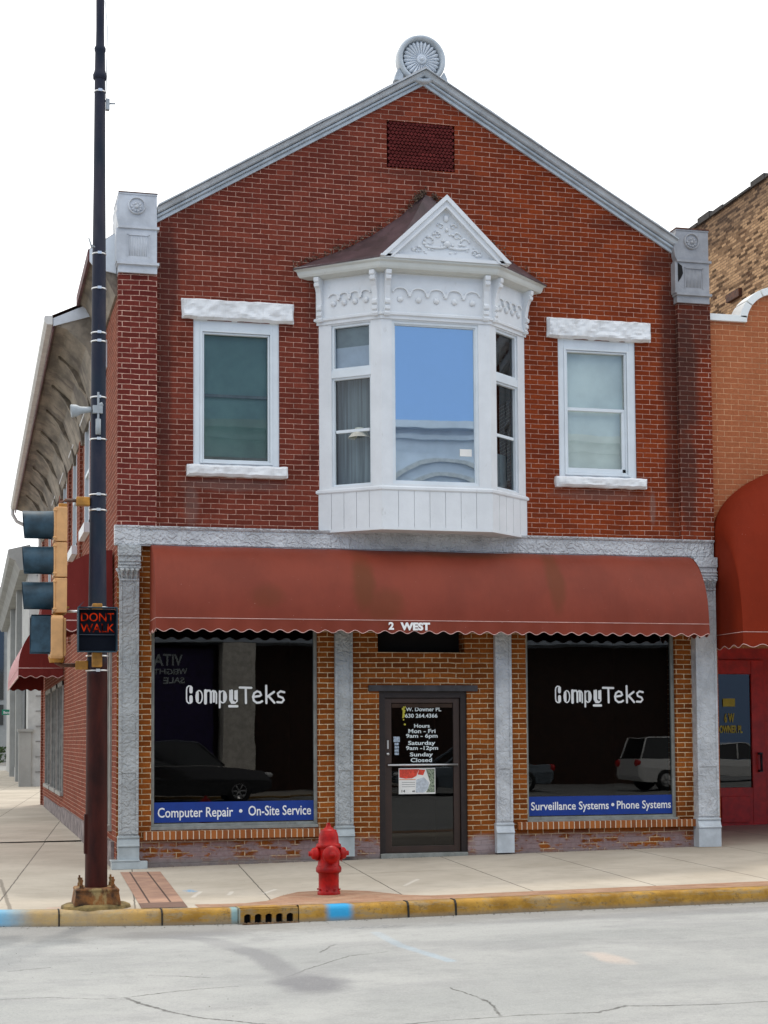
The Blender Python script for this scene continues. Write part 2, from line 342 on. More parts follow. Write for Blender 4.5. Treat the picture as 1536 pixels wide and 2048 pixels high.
def awning(name, base, stains_and_shade, fade=None, rough=.55, spec_=.22):
    t = NT(name); X = t.xyz(); c = t.mix(t.ramp(t.noise(1.4, 4, .6), .3, .7), tuple(x * .9 for x in base), tuple(x * 1.08 for x in base))
    if stains_and_shade: c = t.mix(t.ell(stains_and_shade[1]), c, stains_and_shade[0])
    n = t.noise(45, 2, .5); c = t.mix(t.ramp(n, .77, .79, 0, .7), c, (.55, .42, .38))
    c = t.mix(t.ramp(t.noise(2.2, 5, .7, stretch=(3, 1, .4)), .55, .8, 0, .25), c, tuple(x * .6 for x in base))
    hb = t.math('ADD', t.math('MULTIPLY', t.noise(2.2, 2, .5, stretch=(2.5, 1, .5)), 1.), t.math('MULTIPLY', t.noise(240, 1), .02))
    t.bsdf(c, rough, spec=spec_, normal=t.bump(hb, .35, .05)); return t.m
AW = (.20, .036, .018)
M['awning'] = awning('faded_red_vinyl_canvas', AW, ((.12, .033, .007), [(3.25, 3.80, .20, .50, .75), (3.5, 3.5, .35, .30, .5), (6.0, 3.95, .16, .6, .6), (1.9, 3.6, .3, .2, .4), (4.9, 4.28, 1.2, .10, .5)]))  # last blob darkens the top edge below the bay
M['awning_dark'] = awning('deep_red_vinyl_canvas', (.19, .019, .005), None, None, .75, .12)
M['awning_side'] = awning('side_red_vinyl_canvas', (.16, .022, .018), None, None, .8, .15)
M['awning_pink'] = awning('faded_pink_vinyl_canvas', (.50, .24, .24), None)
M['piping'] = simple('pale_piping', (.62, .40, .36), .6)
def glass(name, tint=(.8, .85, .85), refl=1., rough=.0, boost=0., wav=.0015, refl_col=(1, 1, 1)):
    t = NT(name); tr = t.n.new('ShaderNodeBsdfTransparent'); tr.inputs[0].default_value = tint + (1,)
    gl = t.n.new('ShaderNodeBsdfGlossy'); gl.inputs['Roughness'].default_value = rough; gl.inputs['Color'].default_value = refl_col + (1,)
    nm = t.bump(t.noise(1.3, 2, .4), .6, wav); t.link(nm, gl.inputs['Normal'])
    fr = t.n.new('ShaderNodeFresnel'); fr.inputs[0].default_value = 1.5
    f = t.math('MULTIPLY_ADD', fr.outputs[0], refl, boost, clamp=True)
    mxs = t.n.new('ShaderNodeMixShader'); t.link(f, mxs.inputs[0]); t.link(tr.outputs[0], mxs.inputs[1]); t.link(gl.outputs[0], mxs.inputs[2]); t.link(mxs.outputs[0], t.out.inputs[0]); return t.m
M['glass_store'] = glass('shop_window_glass', (.35, .36, .35), 1.15, wav=.0012)
M['glass_up'] = glass('upstairs_window_glass', (.85, .9, .9), 1.2, boost=.05)
M['glass_mirror'] = glass('reflective_film_glass', (.80, .85, .90), 1.0, boost=.50, rough=.012, refl_col=(.80, .92, 1.0), wav=.0012)
M['glass_dusty'] = glass('dusty_glass', (.85, .90, .88), 1.0, boost=.0)
M['dark_glass'] = simple('dark_glass', (.015, .018, .02), .08, spec=.9, var=0)
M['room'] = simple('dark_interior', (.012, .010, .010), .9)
M['room_warm'] = simple('dim_warm_interior', (.035, .018, .010), .9)
M['blind_green'] = simple('grey_green_roller_blind', (.25, .37, .335), .9, var=.10, scale=2)
M['blind_white'] = simple('pale_roller_blind', (.64, .68, .63), .9, var=.08, scale=2)
M['blue_backing'] = simple('pale_blue_backing', (.20, .36, .60), .9, var=.06, scale=1.5)  # puts the bluish haze of the pane's reflection into a backing colour
M['blind_lav'] = simple('lavender_white_blind', (.62, .68, .80), .9, var=.05)
M['curtain_pale'] = simple('grey_blue_screen', (.26, .32, .36), .9, var=.12, scale=3)
M['curtain'] = simple('grey_curtain', (.16, .19, .21), .9, stretch=(8, 8, .2), scale=4, var=.3)
M['lampshade'] = simple('cream_lampshade', (.6, .58, .5), .9)
M['roof_bay'] = simple('purple_brown_metal_roof', (.085, .048, .052), .55, var=.25, scale=3, dirt=((.045, .028, .024), 6, .5, .7), bump=.25, bscale=16)
M['moss'] = simple('dried_moss_and_weeds', (.14, .09, .06), .95, var=.5, scale=30)
M['door_frame'] = simple('dark_bronze_metal', (.018, .011, .010), .45, spec=.4)
M['door_frame_warm'] = simple('brown_stained_frame', (.032, .014, .008), .5)
M['lintel_dark'] = simple('charcoal_painted_wood', (.035, .032, .036), .6, var=.3)
M['frame_grey'] = simple('grey_aluminium_frame', (.23, .24, .22), .5, var=.15, dirt=((.1, .07, .05), 8, .55, .5))
M['blue_strip'] = simple('blue_vinyl_strip', (.002, .033, .235), .8, var=.05)
M['letter'] = simple('white_vinyl_lettering', (.80, .80, .78), .6, var=.04)
M['letter_grey'] = simple('pale_grey_vinyl_lettering', (.62, .68, .68), .6, var=.08, scale=50)
M['yellow'] = simple('yellow_vinyl_lettering', (.55, .50, .05), .6, var=.1)
M['chrome'] = simple('brushed_aluminium', (.6, .6, .6), .3, metal=.9, var=.05)
M['poster_white'] = simple('poster_paper', (.75, .74, .70), .7, var=.04)
M['poster_red'] = simple('poster_red_print', (.65, .06, .03), .7, var=.2, scale=30)
M['poster_green'] = simple('poster_foliage_print', (.22, .26, .18), .7, var=.6, scale=60)
M['poster_grey'] = simple('poster_grey_print', (.48, .52, .56), .7, var=.15, scale=30)
M['ink'] = simple('black_ink', (.03, .03, .03), .7)
M['orange_trim'] = simple('poster_orange_line', (.75, .20, .03), .7)
M['sticker'] = simple('small_payment_stickers', (.35, .42, .5), .6, var=.4, scale=60)
M['vent'] = brick('diagonal_lattice_brick', (.10, .018, .017), (.17, .030, .028), (.12, .03, .025), missing=.0)
# street furniture
t = NT('weathered_steel_pole'); X = t.xyz()
rst = t.math('ADD', X[2], t.math('MULTIPLY', t.noise(3, 5, .7), .9))
n = t.noise(5, 6, .65, stretch=(1, 1, .35))
c = t.mix(t.ramp(n, .35, .7), (.016, .020, .036), (.040, .038, .052)); c = t.mix(t.ramp(t.noise(1.2, 3, .6), .5, .7, 0, .5), c, (.014, .030, .042))
rc = t.mix(t.ramp(n, .3, .7), (.018, .004, .003), (.055, .010, .006))
c = t.mix(t.ramp(rst, 3.1, 2.75), c, rc); c = t.mix(t.ramp(t.noise(6, 6, .75, stretch=(1, 1, .2)), .60, .75, 0, .5), c, (.10, .03, .018))
t.bsdf(c, .55, spec=.15, normal=t.bump(t.noise(25, 5, .7), .3, .006)); M['pole'] = t.m
M['rusty'] = simple('rusty_painted_footing', (.15, .055, .010), .85, var=.55, scale=9, dirt=((.30, .22, .09), 9, .52, .8), bump=.8, bscale=18)
M['plinth_grey'] = simple('peeling_grey_lilac_base', (.20, .165, .16), .9, var=.4, scale=6)
M['side_frame'] = simple('shaded_grey_beige_frame', (.30, .29, .26), .7, var=.15)  # frame colour darkened to carry the awning's shade
M['footing'] = simple('stained_concrete_footing', (.20, .14, .05), .9, var=.4, scale=7, bump=.8, bscale=20)
M['steel_band'] = simple('stainless_band', (.7, .7, .7), .3, metal=.8, var=.1)
M['tan'] = simple('sunbleached_yellow_enamel', (.62, .33, .13), .5, var=.08, scale=8, dirt=((.35, .15, .03), 8, .62, .6))
M['ochre'] = simple('ochre_yellow_enamel', (.45, .20, .02), .5, var=.2, scale=10, dirt=((.08, .02, .01), 9, .55, .8))
M['rustbrown'] = simple('rust_brown_pipe', (.09, .028, .010), .7, var=.4, scale=14)
M['visor'] = simple('slate_blue_signal_visor', (.028, .060, .085), .5, var=.3, spec=.3, scale=6)
M['ped_face'] = simple('dark_signal_face', (.006, .008, .014), .8, spec=.1)
M['ped'] = simple('black_signal_housing', (.028, .038, .055), .45, var=.2)
M['grey_device'] = simple('grey_plastic', (.33, .36, .38), .5, var=.1)
t = NT('lit_red_lettering'); nn = t.noise(14, 2, .5); e = t.n.new('ShaderNodeEmission'); t.link(t.mix(t.ramp(nn, .35, .65), (.02, .001, .001), (.75, .045, .008)), e.inputs[0]); e.inputs[1].default_value = .5; t.link(e.outputs[0], t.out.inputs[0]); M['lit'] = t.m
M['hydrant'] = simple('red_enamel_paint', (.36, .005, .004), .42, var=.25, scale=9, spec=.22, bump=.15, bscale=40, dirt=((.16, .006, .006), 16, .58, .7))
M['hyd_chain'] = simple('dull_steel', (.35, .34, .33), .5, metal=.6)
def concrete(name, a, b, joints, crack=.0, extra=None, bumps=.4):
    t = NT(name); X = t.xyz(); c = t.mix(t.ramp(t.noise(.6, 6, .62), .32, .68), a, b)
    c = t.mix(t.ramp(t.noise(5, 6, .7), .45, .75, 0, .35), c, tuple(x * .72 for x in a)); c = t.mix(t.ramp(t.noise(90, 3, .6), .55, .8, 0, .30), c, tuple(x * .6 for x in a))
    c = t.mix(t.ramp(t.noise(2.0, 5, .7, stretch=(1, 5, 1)), .60, .78, 0, .30), c, tuple(min(1, x * 1.25) for x in b))
    hgt = t.noise(60, 5, .7)
    jm = None
    for kind, off, per, wdt, skew in joints:
        h, o = (X[0], X[1]) if kind == 'x' else (X[1], X[0])
        u = t.math('ADD', h, t.math('MULTIPLY_ADD', o, skew, -off)); u = t.math('ADD', u, t.math('MULTIPLY_ADD', t.noise(3, 3), .02, -.01))
        fr = t.math('ABSOLUTE', t.math('SUBTRACT', t.math('FRACT', t.math('ADD', t.math('DIVIDE', u, per), .5)), .5))
        m = t.ramp(t.math('MULTIPLY', fr, per), wdt * .5, wdt * 1.1, 1, 0); jm = m if jm is None else t.math('MAXIMUM', jm, m)
    if jm is not None: c = t.mix(t.math('MULTIPLY', jm, .8), c, (.075, .065, .052)); hgt = t.math('SUBTRACT', hgt, t.math('MULTIPLY', jm, 3))
    if extra: c = extra(t, c, X)
    t.bsdf(c, .85, spec=.35, normal=t.bump(hgt, bumps, .004)); return t.m
def seg_mask(t, X, pts, wd, jag=.05, lo=.0, nscale=3.):
    """thin ragged line through world xy points"""
    nn = t.math('MULTIPLY_ADD', t.noise(nscale, 6, .75), jag * 2, -jag); n2 = t.math('MULTIPLY_ADD', t.noise(nscale, 6, .75, vec=t.vmath('ADD', t.pos(), (11, 5, 2))), jag * 2, -jag)
    px = t.math('ADD', X[0], nn); py = t.math('ADD', X[1], n2); tot = None
    for (ax, ay), (bx, by) in zip(pts, pts[1:]):
        dx, dy = bx - ax, by - ay; L2 = dx * dx + dy * dy
        qx = t.math('SUBTRACT', px, ax); qy = t.math('SUBTRACT', py, ay)
        h = t.math('DIVIDE', t.math('ADD', t.math('MULTIPLY', qx, dx), t.math('MULTIPLY', qy, dy)), L2, clamp=True)
        ex = t.math('SUBTRACT', qx, t.math('MULTIPLY', h, dx)); ey = t.math('SUBTRACT', qy, t.math('MULTIPLY', h, dy))
        d = t.math('SQRT', t.math('ADD', t.math('MULTIPLY', ex, ex), t.math('MULTIPLY', ey, ey)))
        m = t.ramp(d, wd * .4, wd, 1, 0); tot = m if tot is None else t.math('MAXIMUM', tot, m)
    return tot
def walk_extra(t, c, X):
    m = seg_mask(t, X, [(-1.52, -1.2), (-1.49, -5.0)], .03, .02); c = t.mix(t.math('MULTIPLY', m, .6), c, (.10, .08, .06))
    b = t.ell([(.52, -3.55, .10, .20, .85)], 'xy'); b2 = t.math('MULTIPLY', b, t.ramp(t.noise(14, 3), .42, .55)); c = t.mix(b2, c, (.05, .32, .62))
    r = seg_mask(t, X, [(-1.1, -4.95), (-.75, -4.9), (-.5, -5.0)], .05, .03); c = t.mix(t.math('MULTIPLY', r, .35), c, (.75, .30, .25))
    for p in ([(.45, -4.3), (.62, -3.7)], [(.86, -4.2), (.95, -3.85)], [(1.25, -4.2), (1.45, -3.8)], [(2.9, -4.0), (3.25, -3.3)]):
        wmask = seg_mask(t, X, p, .035, .02); c = t.mix(t.math('MULTIPLY', wmask, .45), c, (.72, .68, .62))
    rust = t.ell([(-.63, -5.1, .55, .42, .5), (8.45, -.25, .3, .16, .6), (1.87, -4.5, .5, .35, .25)], 'xy'); c = t.mix(rust, c, (.28, .20, .12))
    st = t.ell([(3.2, -2.2, 1.4, .05, .35), (5.5, -3., 1.2, .06, .25)], 'xy'); return t.mix(st, c, (.22, .18, .14))
M['walk'] = concrete('sidewalk_concrete', (.40, .35, .28), (.50, .445, .365), [('x', 1.63, 1.42, .010, -.09), ('y', 13.5, 200., .012, 0)], extra=walk_extra)
def road_extra(t, c, X):
    cr = [[(5.5, -11.9), (3.39, -11.8), (2.9, -11.77), (2.42, -11.62), (2.16, -11.8), (1.67, -11.72), (1.05, -11.73), (.4, -11.9)], [(-.81, -10.09), (-.59, -10.75), (-.4, -11.1), (-.11, -11.38), (.5, -11.8)],
          [(-.81, -10.09), (-.5, -9.92), (-.23, -9.82), (.05, -9.75)], [(-2.6, -9.8), (-1.68, -9.93), (-1.33, -9.91), (-.98, -10.09), (-.81, -10.09)], [(.48, -9.46), (.88, -8.89), (1.23, -8.45), (1.6, -8.3)],
          [(1.04, -8.13), (1.29, -7.62)], [(-1.25, -8.31), (-1.6, -8.45)], [(-.51, -8.98), (-.07, -9.25)], [(1.54, -10.41), (1.61, -11.16), (1.5, -11.7)]]
    for i, p in enumerate(cr):
        m = seg_mask(t, X, p, .022 if i in (0, 1) else .014, .07, nscale=3.6); m = t.math('MULTIPLY', m, t.ramp(t.noise(3.3, 3), .30, .55, .25, 1)); c = t.mix(t.math('MULTIPLY', m, .85), c, (.05, .045, .04))
    dk = t.ell([(.62, -9.85, .34, .65, .9), (.05, -6.35, .85, .34, .7), (6, -6.6, 4.5, .30, .40)], 'xy')
    tr = seg_mask(t, X, [(-.33, -6.1), (.27, -6.88), (.53, -8.09), (.55, -9.33)], .17, .08); dk = t.math('MAXIMUM', dk, t.math('MULTIPLY', tr, .6)); c = t.mix(dk, c, (.16, .158, .165))
    c = t.mix(t.ell([(1.95, -6.5, .38, .13, .95)], 'xy'), c, t.mix(t.ramp(t.noise(22, 4), .45, .6), c, (.14, .15, .17)))
    bl = seg_mask(t, X, [(1.83, -6.94), (1.81, -7.92), (1.94, -9.07)], .07, .04); c = t.mix(t.math('MULTIPLY', bl, .22), c, (.30, .52, .72))
    pk = t.ell([(3.2, -9.4, .16, .45, .3)], 'xy'); c = t.mix(pk, c, (.72, .52, .40))
    lite = t.ell([(3, -7.2, 6, .55, .35)], 'xy', .2); c = t.mix(lite, c, (.43, .43, .41))
    ptch = t.noise(.9, 6, .7, stretch=(.6, 1.6, 1)); c = t.mix(t.ramp(ptch, .48, .66, 0, .45), c, (.235, .235, .235)); c = t.mix(t.ramp(t.noise(2.6, 7, .75), .52, .68, 0, .35), c, (.21, .21, .205))
    gut = t.ramp(t.math('ADD', X[1], t.math('MULTIPLY_ADD', t.noise(2.5, 6, .75), 1.0, -.3)), -6.6, -5.9, 0, .55); c = t.mix(gut, c, (.19, .18, .165))
    g60 = t.noise(48, 4, .75); c = t.mix(t.ramp(g60, .52, .68, 0, .45), c, (.19, .19, .19)); c = t.mix(t.ramp(g60, .44, .32, 0, .35), c, (.46, .46, .45))
    # aggregate speckle
    sp = t.noise(130, 2, .5); c = t.mix(t.ramp(sp, .62, .70, 0, .5), c, (.15, .15, .15)); return t.mix(t.ramp(t.noise(160, 2, .5), .64, .72, 0, .4), c, (.62, .61, .58))
M['road'] = concrete('pale_worn_concrete_road', (.285, .29, .28), (.355, .355, .34), [], extra=road_extra, bumps=.6)
t = NT('yellow_painted_kerb_concrete'); X = t.xyz()
base = t.mix(t.ramp(t.noise(3, 5, .7), .35, .65), (.27, .135, .012), (.43, .235, .035))
base = t.mix(t.ramp(t.noise(5, 7, .8, stretch=(.5, 1, 2.)), .47, .60, 0, .8), base, (.27, .20, .11)); base = t.mix(t.ramp(t.noise(13, 6, .8), .52, .66, 0, .65), base, (.12, .075, .03))
leftw = t.ramp(t.math('ADD', X[0], t.noise(4)), .9, -.4, 0, .55); base = t.mix(leftw, base, t.mix(t.ramp(t.noise(5, 5, .7), .4, .6), (.40, .33, .22), (.50, .38, .20)))
base = t.mix(t.ell([(-2.2, -5.1, .92, 1.0, 1.)], 'xy', .12), base, (.10, .42, .68)); base = t.mix(t.ell([(1.74, -5.8, .155, .6, 1.)], 'xy', .10), base, (.025, .30, .56))
base = t.mix(t.ell([(.69, -5.8, .05, .5, .8)], 'xy', .2), base, (.20, .38, .42))
base = t.mix(t.ramp(t.math('SUBTRACT', X[2], t.math('MULTIPLY', X[0], .0135)), -.09, -.15, 0, .7), base, (.20, .17, .13))
t.bsdf(base, .8, spec=.35, normal=t.bump(t.noise(30, 6, .75), .7, .008)); M['kerb'] = t.m
M['kerb_joint'] = simple('dark_joint', (.02, .017, .013), .9)
M['kerb_plain'] = simple('plain_kerb_concrete', (.42, .38, .32), .85)
t = NT('paver_band'); X = t.xyz(); b = t.n.new('ShaderNodeTexBrick'); t.link(t.comb(X[0], X[1], 0), b.inputs['Vector']); b.inputs['Scale'].default_value = 1; b.inputs['Brick Width'].default_value = .2; b.inputs['Row Height'].default_value = .1; b.inputs['Mortar Size'].default_value = .003
b.inputs['Color1'].default_value = (.27, .145, .085, 1); b.inputs['Color2'].default_value = (.35, .20, .125, 1); b.inputs['Mortar'].default_value = (.20, .14, .10, 1)
c = t.mix(t.ramp(t.noise(3, 5, .7), .4, .7, 0, .5), b.outputs['Color'], (.40, .29, .20)); t.bsdf(c, .85, spec=.3, normal=t.bump(t.math('SUBTRACT', t.noise(40), b.outputs['Fac']), .4, .004)); M['paver'] = t.m
t = NT('brown_paver_strip'); X = t.xyz(); u = t.math('ADD', X[0], t.math('MULTIPLY', X[1], -.045)); 
ln = None
for o_ in (.15, .37):
    m_ = t.ramp(t.math('ABSOLUTE', t.math('SUBTRACT', u, o_)), .006, .014, 1, 0); ln = m_ if ln is None else t.math('MAXIMUM', ln, m_)
c = t.mix(t.ramp(t.noise(3, 5, .7), .35, .7), (.29, .17, .12), (.42, .25, .17)); c = t.mix(ln, c, (.07, .04, .03)); c = t.mix(t.ramp(X[1], -4.75, -4.78), c, t.mix(t.noise(8), (.12, .07, .05), (.20, .12, .09)))
t.bsdf(c, .85, spec=.3, normal=t.bump(t.noise(50, 5), .4, .004)); M['paver2'] = t.m
M['soffit'] = simple('peeling_brown_soffit_boards', (.235, .20, .155), .8, var=.35, scale=3, dirt=((.09, .07, .06), 2.5, .5, .8), bump=.5, bscale=12, stretch=(1, .3, 1))
M['soffit_shadow'] = simple('shaded_soffit_bracket', (.215, .18, .135), .85, var=.4, scale=5)  # soffit colour made darker, bracket shade put into the paint
M['gutter'] = simple('white_gutter', (.66, .65, .62), .5, var=.08)
M['fascia'] = simple('grey_white_fascia', (.62, .66, .70), .6, var=.06)
M['roof_red'] = simple('red_brown_roof_edge', (.10, .035, .035), .7, var=.3)
M['roof_dark'] = simple('dark_roofing', (.06, .055, .05), .9)
M['limestone'] = simple('pale_limestone_blocks', (.42, .42, .40), .8, var=.12, scale=2)
M['limestone_j'] = simple('stone_joint', (.22, .21, .20), .9)
M['greystone'] = simple('grey_stucco', (.30, .30, .28), .85, var=.10, scale=1.2, dirt=((.28, .27, .25), .9, .5, .5))
M['coping'] = whitepaint('white_coping_tiles', (.80, .82, .80), (.5, .5, .46), .3)
M['red_door'] = simple('dark_red_paint', (.55, .016, .008), .45, var=.15)
M['opp_white'] = simple('white_glazed_terracotta', (.50, .57, .66), .6, var=.06, scale=2)
M['opp_trim'] = simple('grey_terracotta_moulding', (.42, .44, .44), .7)
M['opp_pillar'] = simple('cream_pillar', (.80, .76, .68), .7)
M['opp_dark'] = simple('dark_brown_shopfront', (.060, .024, .012), .5, var=.3)
M['opp_purple'] = simple('purple_window_display', (.028, .016, .085), .6, var=.3)
M['black_car'] = simple('black_car_paint', (.012, .012, .014), .15, spec=.6, var=0, coat=.8)
M['grey_car'] = simple('silver_blue_car_paint', (.16, .20, .24), .25, spec=.6, var=0, metal=.4, coat=.8)
M['white_car'] = simple('white_car_paint', (.85, .85, .83), .25, spec=.6, var=0, coat=.8)
M['tyre'] = simple('tyre_rubber', (.02, .02, .02), .8); M['rim'] = simple('alloy_rim', (.5, .5, .5), .3, metal=.8, var=.05)
M['lamp_red'] = simple('red_tail_lens', (.55, .01, .01), .2, var=0); M['lamp_clear'] = simple('clear_lens', (.7, .7, .7), .15, var=0)
M['green_sign'] = simple('green_street_sign', (.005, .20, .11), .5, var=.05)
M['black_iron'] = simple('black_iron', (.02, .02, .022), .5)
M['leaf'] = simple('shrub_leaf', (.05, .09, .02), .7, var=.4, scale=20)
M['grit'] = simple('grit_and_leaf_crumbs', (.07, .055, .035), .95, var=.7, scale=40)
M['litter'] = simple('crumpled_yellow_wrapper', (.55, .45, .20), .6, var=.3, scale=30)
M['grate'] = simple('rusty_cast_iron', (.16, .085, .035), .8, var=.4, scale=14, bump=.5)
M['void'] = simple('drain_void', (.006, .005, .005), 1.)

# ================================================================== GROUND
def sheet(name, pts, mat, thick=None):
    mb = MB(); vs = [(x, y, z) for x, y, z in pts]; mb.add(vs, [tuple(range(len(vs)))]); return struct(mb.build(name, mat))
mb = MB(); xs = [-300, 0, 14, 300]; ys = [-300, 300]
for i in range(3):
    mb.quad((xs[i], -300, gz(xs[i]) - .15), (xs[i + 1], -300, gz(xs[i + 1]) - .15), (xs[i + 1], 300, gz(xs[i + 1]) - .15), (xs[i], 300, gz(xs[i]) - .15))
struct(mb.build('road', M['road']))
KL = [(-4.6, 75.), (-4.6, -2.2), (-4.5, -3.1), (-4.1, -3.9), (-3.4, -4.6), (-2.5, -4.98), (-1.6, -5.13), (-.5, -5.42), (.6, -5.66), (1.6, -5.80), (3.6, -5.86), (6.8, -6.0), (12, -6.3), (30, -7.2)]
def off_line(pts, d):
    o = []
    for i, p in enumerate(pts):
        a = Vector(pts[max(i - 1, 0)]); b = Vector(pts[min(i + 1, len(pts) - 1)]); t_ = (b - a).normalized(); n_ = Vector((-t_.y, t_.x)); o.append((p[0] + n_.x * d, p[1] + n_.y * d))
    return o
def kerb_sub(pts, step=.25):
    o = []
    for (ax, ay), (bx, by) in zip(pts, pts[1:]):
        L = math.hypot(bx - ax, by - ay); n_ = max(1, int(min(L, 12) / step)) if abs(ax) < 10 and abs(bx) < 13 and ay < 3 else 1
        for k in range(n_): o.append((ax + (bx - ax) * k / n_, ay + (by - ay) * k / n_))
    return o + [pts[-1]]
KF = kerb_sub(KL); KI = off_line(KF, .17)
def kerb_mesh(face, y_jit=.006):
    prof = []
    for i, p in enumerate(face):
        a = Vector(face[max(i - 1, 0)]); b = Vector(face[min(i + 1, len(face) - 1)]); t_ = (b - a).normalized(); n_ = Vector((-t_.y, t_.x)); g = gz(p[0])
        j = noise.noise(Vector((p[0] * 2.1, p[1] * 2.1, 3))) * y_jit; j2 = noise.noise(Vector((p[0] * 4.1, p[1] * 4.1, 8))) * y_jit
        R = [(-.015 + j, -.17), (-.005 + j, -.08), (.006 + j, -.035), (.022 + j2, -.012 + j2 * .5), (.05, .001 + j2 * .5), (.17, .003), (.175, -.05)]
        prof.append([Vector((p[0] + n_.x * o, p[1] + n_.y * o, g + h)) for o, h in R])
    return prof
# the kerb is split round the drain inlet at x 0.72..1.33
mb = MB(); A_ = [p for p in KF if p[0] <= .70]; B_ = [p for p in KF if p[0] >= 1.34]
def yk(x):
    for (ax, ay), (bx, by) in zip(KL, KL[1:]):
        if ax <= x <= bx and bx > ax: return ay + (by - ay) * (x - ax) / (bx - ax)
A_ += [(.72, yk(.72))]; B_ = [(1.33, yk(1.33))] + B_
mb.sweep(kerb_mesh(A_), None, smooth=True); mb.sweep(kerb_mesh(B_), None, smooth=True)
struct(mb.build('kerb', M['kerb']))
mb = MB()
for x in (-1.02, -.02, 2.45, 2.95, 6.5): # joints / cracks across the kerb
    y = yk(x) if x > -1.6 else -5.1; g = gz(x); wj = .008 if x < 1 else .010
    mb.prism([(y - .018, g - .15), (y - .008, g - .03), (y + .02, g - .003), (y + .05, g + .009), (y + .172, g + .008), (y + .172, g - .02), (y + .03, g - .05), (y + .02, g - .15)], x - wj, x + wj, 'x')
struct(mb.build('kerb_joints', M['kerb_joint']))
# pavement (sidewalk): polygons behind the kerb
mb = MB()
inner = [p for p in off_line(KF, .165)]
front = [(x, y) for x, y in inner if x > -4.55 and y < 0]
top = []
vs = []
for x, y in front: vs.append((x, y, gz(x)))
n0 = len(vs)
for x, y in front: vs.append((x, 6.2, gz(x)))
mb.add(vs, [(i, i + 1, n0 + i + 1, n0 + i) for i in range(n0 - 1)])
mb.quad((-4.44, 6.2, 0), (30, 6.2, gz(30)), (30, 75, gz(30)), (-4.44, 75, 0))
struct(mb.build('sidewalk', M['walk']))
# paver band behind the kerb, bulging round the hydrant
mb = MB(); bi = [p for p in off_line(KF, .172) if .30 <= p[0] <= 29.9]; bo = []
for x, y in bi:
    wdt = .40 + 1.02 * math.exp(-((x - 1.9) / .62) ** 4) if x < 3.4 else .40 + .03 * min(x - 3.4, 3)
    if x < .9: wdt = .32
    bo.append((x, y + wdt))
mb.add([(x, y, gz(x) + .004) for x, y in bi] + [(x, y, gz(x) + .004) for x, y in bo], [(i, i + 1, len(bi) + i + 1, len(bi) + i) for i in range(len(bi) - 1)])
struct(mb.build('paver_band', M['paver']))
mb = MB(); mb.quad((-.20, -5.28, .005), (.26, -5.36, .009), (.50, -.75, .0115), (0.0, -.60, .0055)); struct(mb.build('paver_strip', M['paver2']))

# storm drain inlet in the kerb
tdr = thing('storm_drain', 'rusty cast iron kerb inlet with a row of arched openings', 'drain', (1.02, -5.7, -.1))
xa, xb = .725, 1.325; ya = yk(1.02); g = gz(1)
mb = MB(); mb.box(xa, xb, ya + .02, ya + .21, g - .012, g + .006); mb.box(xa, xb, ya - .028, ya + .03, g - .055, g - .004)
op = .086; nb = 5; pitch = (xb - xa - .06) / nb
for i in range(nb + 1):
    x = xa + .03 + i * pitch; mb.box(x - .022 if i else xa, x + .018 if i < nb else xb, ya - .026, ya + .04, g - .17, g - .055)
for i in range(nb): # arch tops
    xm = xa + .03 + (i + .5) * pitch
    for s_ in (-1, 1):
        pts = [(xm + s_ * .052, g - .050)] + [(xm + s_ * .046 * math.cos(a), g - .105 + .05 * math.sin(a)) for a in [R_(k) for k in (0, 20, 40, 60, 80, 90)]] + [(xm, g - .050)]
        mb.prism(pts, ya - .0265, ya + .02)
mb.build('inlet_frame', M['kerb'], tdr)
mb = MB(); mb.box(xa + .01, xb - .01, ya + .045, ya + .20, g - .30, g - .02); mb.build('inlet_hollow', M['void'], tdr)
mb = MB()
for i in range(14): mb.box(xa + .04 + i * .04, xa + .058 + i * .04, ya - .10, ya - .03, g - .152, g - .138)
mb.box(xa + .02, xb, ya - .108, ya - .094, g - .152, g - .139); mb.build('gutter_grate', M['grate'], tdr)

# ================================================================== CORNER BUILDING
CB = thing('brick_shop_building', 'two storey red brick corner shop with white bay window and gabled front', 'building', (4.3, 5, 0))
# ---- upper front wall
def cells(mb, xs, zs, holes, y, yb, mi=0):
    xs = sorted(set(xs + [h[0] for h in holes] + [h[1] for h in holes])); zs = sorted(set(zs + [h[2] for h in holes] + [h[3] for h in holes]))
    for i in range(len(xs) - 1):
        for j in range(len(zs) - 1):
            cx, cz = (xs[i] + xs[i + 1]) / 2, (zs[j] + zs[j + 1]) / 2
            if any(h[0] < cx < h[1] and h[2] < cz < h[3] for h in holes): continue
            mb.quad((xs[i], y, zs[j]), (xs[i + 1], y, zs[j]), (xs[i + 1], y, zs[j + 1]), (xs[i], y, zs[j + 1]), mi)
    for h in holes:
        a, b, c, d = h
        mb.quad((a, y, c), (a, yb, c), (a, yb, d), (a, y, d), mi); mb.quad((b, y, c), (b, y, d), (b, yb, d), (b, yb, c), mi)
        mb.quad((a, y, c), (b, y, c), (b, yb, c), (a, yb, c), mi); mb.quad((a, y, d), (a, yb, d), (b, yb, d), (b, y, d), mi)
def gl(z): return .52 + (z - 8.83) / (11.10 - 8.83) * (4.31 - .52)
def gr(z): return 8.13 - (z - 8.90) / (11.10 - 8.90) * (8.13 - 4.31)
mb = MB()
W1 = (1.02, 2.215, 5.44, 7.455); W2 = (6.31, 7.51, 5.455, 7.48); BW = (2.80, 5.76, 4.60, 8.05)
cells(mb, [.0, 8.68], [4.4, 8.70], [W1, W2, BW], 0, .22)
zv = [8.70, 9.806, 10.487, 11.10]
def bandq(x0a, x1a, z0, x0b, x1b, z1): mb.quad((x0a, 0, z0), (x1a, 0, z0), (x1b, 0, z1), (x0b, 0, z1))
bandq(.30, 8.45, 8.70, .52, 8.13, 8.9)
